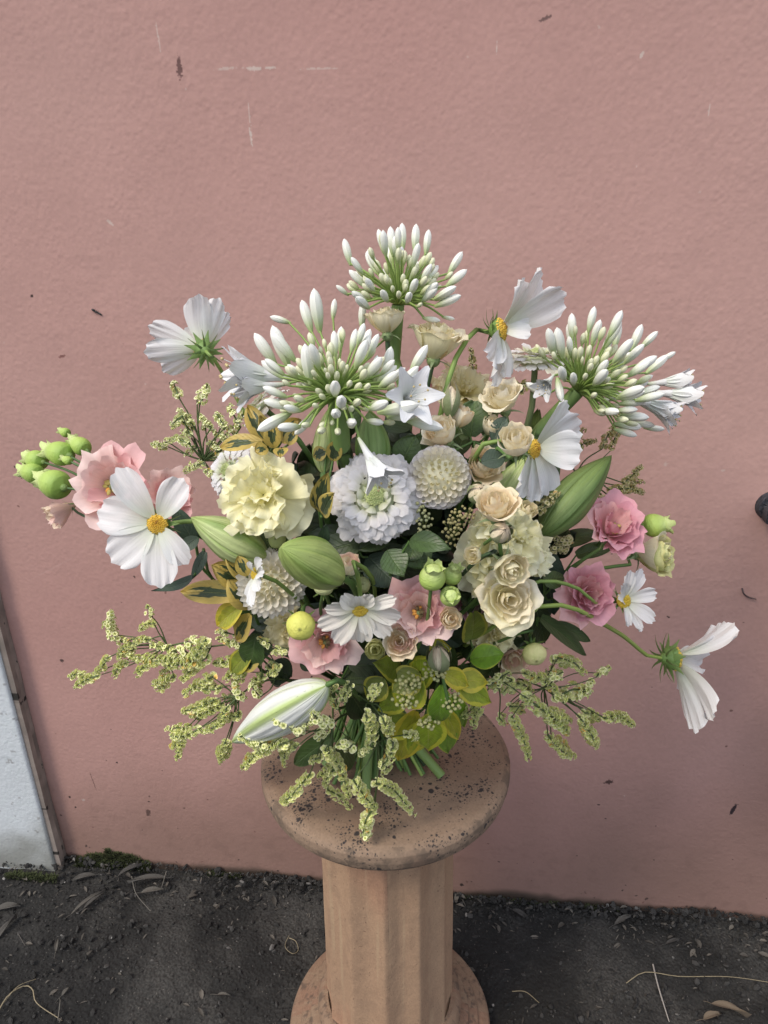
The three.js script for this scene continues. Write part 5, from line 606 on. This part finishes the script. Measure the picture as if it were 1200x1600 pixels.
{ // crumbs of soil, chips of bark and grit
  const rnd = rng(91), n = 5200, cg = new THREE.IcosahedronGeometry(1, 0); { const p = cg.attributes.position; for (let i = 0; i < p.count; i++) { const k = .7 + .6 * hash(Math.round(p.getX(i) * 99), Math.round(p.getY(i) * 99 + p.getZ(i) * 51)); p.setXYZ(i, p.getX(i) * k, p.getY(i) * k * .7, p.getZ(i) * k); } cg.computeVertexNormals(); }
  const im = new THREE.InstancedMesh(cg, new THREE.MeshStandardMaterial({ roughness: .95 }), n), c = new THREE.Color(), mt = new THREE.Matrix4();
  for (let i = 0; i < n; i++) { const px = -150 + 1500 * rnd(), nearWall = rnd() < .35, wy = 1357 + (px - 250) * .088, py = nearWall ? wy + 4 + 40 * rnd() * rnd() : wy + 5 + 330 * rnd(), p = gAt(px, py, .001), s = .0012 + .0034 * Math.pow(rnd(), 3); mt.compose(p, new THREE.Quaternion().setFromEuler(new THREE.Euler(rnd() * 6, rnd() * 6, rnd() * 6)), V(s * (1 + rnd()), s, s * (1 + rnd() * .6))); im.setMatrixAt(i, mt); const k = .012 + .05 * rnd() * rnd(), pale = rnd() < .03 ? 6 : 1; im.setColorAt(i, c.setRGB(k * pale * 1.05, k * pale, k * pale * .94)); }
  im.name = 'soil_crumbs'; im.castShadow = im.receiveShadow = true; im.userData = { kind: 'stuff', label: 'crumbs of soil and grit strewn on the dark ground', category: 'soil crumbs' }; scene.add(im);
}
const litterM = [[.07, .065, .058], [.09, .082, .07], [.05, .046, .042], [.13, .10, .07]].map((c) => { const m = plantM(0xffffff, .9, .0006); m.color.setRGB(...c); return m; });
{ // small torn leaf bits, past counting
  const rnd = rng(123), g = []; for (let i = 0; i < 420; i++) { const px = -60 + 1340 * rnd(), wy = 1357 + (px - 250) * .088, py = rnd() < .6 ? wy + 6 + 55 * rnd() : wy + 10 + 240 * rnd(), p = gAt(px, py, .003), len = .006 + .016 * rnd() * rnd(), k = .5 + .9 * rnd(); const b = petal({ L: len, W: len * (.06 + .2 * rnd()), nu: 2, nv: 3, a0: 30 * rnd(), a1: -30 * rnd(), cup: .3, tip: 0, r0: 0, seed: i, base: [.075 * k, .068 * k, .058 * k], mid: [.10 * k, .09 * k, .076 * k], end: [.07 * k, .06 * k, .05 * k], prof: (t) => Math.sin((.08 + t * .86) * PI) }); b.applyMatrix4(rotX((rnd() - .5) * .5)).applyMatrix4(rotY(rnd() * 6.28)).translate(p.x, p.y, p.z); g.push(b); }
  const m = mesh('leaf_litter', merge(g), plantM(0xffffff, .9)); m.userData = { kind: 'stuff', label: 'small bits of dead leaf scattered along the wall foot', category: 'leaf litter' };
}
function dryLeaf(label, a, b, wPx, k, curl = 30) { const A = gAt(...a, .004), B = gAt(...b, .006), len = A.distanceTo(B), d = B.clone().sub(A).normalize(), t = thing('dry_leaf', label, 'dead leaf', A), up = V(0, 1, 0).addScaledVector(d, -d.y).normalize(), X = up.clone().cross(d); const m = mesh('blade', paint(leafGeo(len, wPx * .6 * mpp(A) / 2, 'point', curl * 1.6, .5, .9), W1), litterM[k], t), Mx = new THREE.Matrix4().makeBasis(X, up, d); Mx.decompose(m.position, m.quaternion, m.scale); mesh('leaf_stalk', tube([V(0, 0, 0), d.clone().multiplyScalar(-.006).add(V(0, .001, 0)), d.clone().multiplyScalar(-.012)], .0006, .0005, 4, 4, W1), litterM[k], t); }
dryLeaf('grey dead leaf lying below the mossy wall corner', [262, 1380], [200, 1388], 16, 0); dryLeaf('broad dead leaf on the soil left of the pedestal, near the wall', [222, 1403], [258, 1398], 14, 1); dryLeaf('curled dead leaf at the left picture edge, upper one', [-6, 1424], [34, 1420], 18, 0); dryLeaf('long dead leaf slanting at the left picture edge', [-8, 1470], [28, 1432], 16, 0); dryLeaf('narrow dead leaf standing aslant left of the pedestal', [112, 1432], [168, 1395], 9, 1); dryLeaf('narrow dead leaf beside the aslant one left of the pedestal', [132, 1424], [170, 1398], 10, 0); dryLeaf('small pale dead leaf alone on the open soil', [88, 1490], [92, 1470], 9, 1); dryLeaf('brown dead leaf at the bottom right corner', [1112, 1570], [1172, 1592], 22, 3); dryLeaf('reddish dead leaf at the bottom right beside the brown one', [1100, 1592], [1128, 1588], 18, 3, 60); dryLeaf('dead leaf near the pedestal foot on the right', [960, 1448], [986, 1436], 13, 0); dryLeaf('dark dead leaf right of the shaft near the wall', [800, 1428], [822, 1436], 12, 2); dryLeaf('dead leaf at the wall foot far right', [1040, 1476], [1062, 1470], 9, 2); dryLeaf('pale brown dead leaf lower left near the frame bottom', [98, 1560], [112, 1546], 10, 1); dryLeaf('small brown dead leaf right of the bottom left twigs', [340, 1556], [362, 1560], 9, 1); dryLeaf('grey dead leaf under the moss on the left', [150, 1372], [112, 1380], 13, 0); dryLeaf('dead leaf lying flat beside the pale chip by the wall', [186, 1376], [226, 1366], 11, 2);
function twig(label, pts, r, col) { const P = pts.map(([x, y], i) => gAt(x, y, .004 + .003 * Math.sin(i * 2.1))), t = thing('twig', label, 'twig', P[0]); mesh('stick', tube(P.map((q) => q.clone().sub(P[0])), r, r * .6, 18, 5, col), plantM(0xffffff, .85), t); return t; }
const STRAW = [.28, .235, .15], GREYT = [.15, .14, .12];
twig('long straw stalk bent across the soil at the right', [[978, 1540], [1005, 1524], [1060, 1526], [1140, 1530], [1205, 1542]], .0008, STRAW); twig('grey twig crossing the straw stalk at the right', [[1020, 1508], [1028, 1545], [1046, 1595]], .0014, [.34, .31, .28]); twig('curly tendril on the soil left of the pedestal', [[452, 1468], [462, 1474], [466, 1484], [458, 1492], [448, 1488], [446, 1476], [452, 1464]], .0007, STRAW); twig('pale bent stalk in the bottom left corner', [[-5, 1590], [16, 1560], [40, 1542], [52, 1550], [58, 1572], [98, 1598]], .0011, STRAW); twig('thin straw in the bottom left corner beside the bent stalk', [[6, 1572], [30, 1548], [56, 1530]], .0007, STRAW); twig('thin grey twig on the soil by the wall left of pedestal', [[208, 1380], [214, 1404], [236, 1428]], .0008, GREYT); twig('short grey twig upright on the left soil', [[262, 1372], [254, 1396]], .0009, GREYT); twig('fine root fibre on the soil right of the pedestal', [[800, 1552], [820, 1556], [842, 1572]], .0007, STRAW);
twig('dark thin stalk on the open left soil', [[28, 1458], [40, 1480]], .0007, [.1, .09, .08]); twig('fine stalk near the bottom left, beside a dead leaf', [[92, 1598], [96, 1572], [94, 1562]], .0008, GREYT);
{ // dark insect on the wall, left of the high cosmos
  const p = onWall(151, 487), t = thing('insect', 'small dark insect resting on the wall at left', 'insect', p.clone().addScaledVector(WN, .001)), ax = WX.clone().multiplyScalar(.86).add(V(0, -.5, 0)).normalize(), mt = plantM(0xffffff, .6), c = [.03, .03, .03];
  [[-.0042, .0016, .0026], [.0002, .0013, .0026], [.0045, .0012, .0036]].forEach(([o, r, l], k) => { const m = mesh(['head', 'thorax', 'abdomen'][k], paint(new THREE.SphereGeometry(1, 10, 8), c), mt, t); m.matrixAutoUpdate = true; along(ax.clone().multiplyScalar(o), ax, WN, r, l, r).decompose(m.position, m.quaternion, m.scale); });
  for (let k = 0; k < 6; k++) { const s = k % 2 ? 1 : -1, side = ax.clone().cross(WN).multiplyScalar(s), o = ax.clone().multiplyScalar((k >> 1) * .0022 - .002); mesh('leg', tube([o, o.clone().addScaledVector(side, .0018).addScaledVector(WN, .0012), o.clone().addScaledVector(side, .0032)], .00018, .00014, 5, 4, c), mt, t); }
}
{ const P = [[1159, 918], [1160, 924], [1167, 931], [1180, 934]].map(([x, y], i) => onWall(x, y).addScaledVector(WN, .002 + .002 * (i % 2))), t = thing('wire_hook', 'small curved dark wire on the wall at the right edge', 'wire', P[0]); mesh('wire', tube(P.map((q) => q.clone().sub(P[0])), .0012, .0008, 12, 6, [.09, .06, .06]), plantM(0xffffff, .6), t); }
{ // pipe fitting cut by the right edge
  const w = (px, py, d) => onWall(px, py).addScaledVector(WN, d), o = w(1205, 792, 0), t = thing('wall_tap', 'weathered dark metal tap on the wall, cut by the right edge', 'tap', o), q = (v) => v.clone().sub(o), met = new THREE.MeshStandardMaterial({ color: 0x4a4a50, metalness: .5, roughness: .55, bumpMap: cell, bumpScale: .002 }), hose = new THREE.MeshStandardMaterial({ color: 0x2d3d42, roughness: .6, bumpMap: cell, bumpScale: .001 });
  const put2 = (n, g, m) => mesh(n, g, m, t), cyl = (a, b, r, r2 = r) => { const d = b.clone().sub(a), g = new THREE.CylinderGeometry(r2, r, d.length(), 24, 3); g.translate(0, d.length() / 2, 0); return g.applyMatrix4(along(q(a), d, V(0, 1, .1))); };
  put2('flange', cyl(w(1205, 790, .0), w(1205, 790, .008), .020, .017), met); put2('pipe', cyl(w(1205, 792, .007), w(1203, 796, .05), .0105), met); put2('nut', new THREE.CylinderGeometry(.0165, .0165, .014, 6).applyMatrix4(along(q(w(1204, 794, .022)), WN, V(0, 1, 0))), met);
  put2('elbow', tube([w(1203, 795, .045), w(1204, 800, .058), w(1207, 830, .062), w(1206, 862, .062)].map(q), .0125, .0125, 16, 14, [.3, .3, .32]), met); put2('spout_collar', cyl(w(1206, 850, .062), w(1205, 882, .062), .0165), met);
  put2('hose', tube([w(1206, 872, .062), w(1199, 905, .06), w(1200, 945, .057), w(1208, 990, .055), w(1226, 1100, .05), w(1240, 1300, .05)].map(q), .011, .011, 24, 12, W1), hose); put2('handle', tube([w(1196, 776, .064), w(1206, 772, .066), w(1222, 774, .064)].map(q), .005, .005, 10, 8, W1), met);
}
renderer.render(scene, camera);
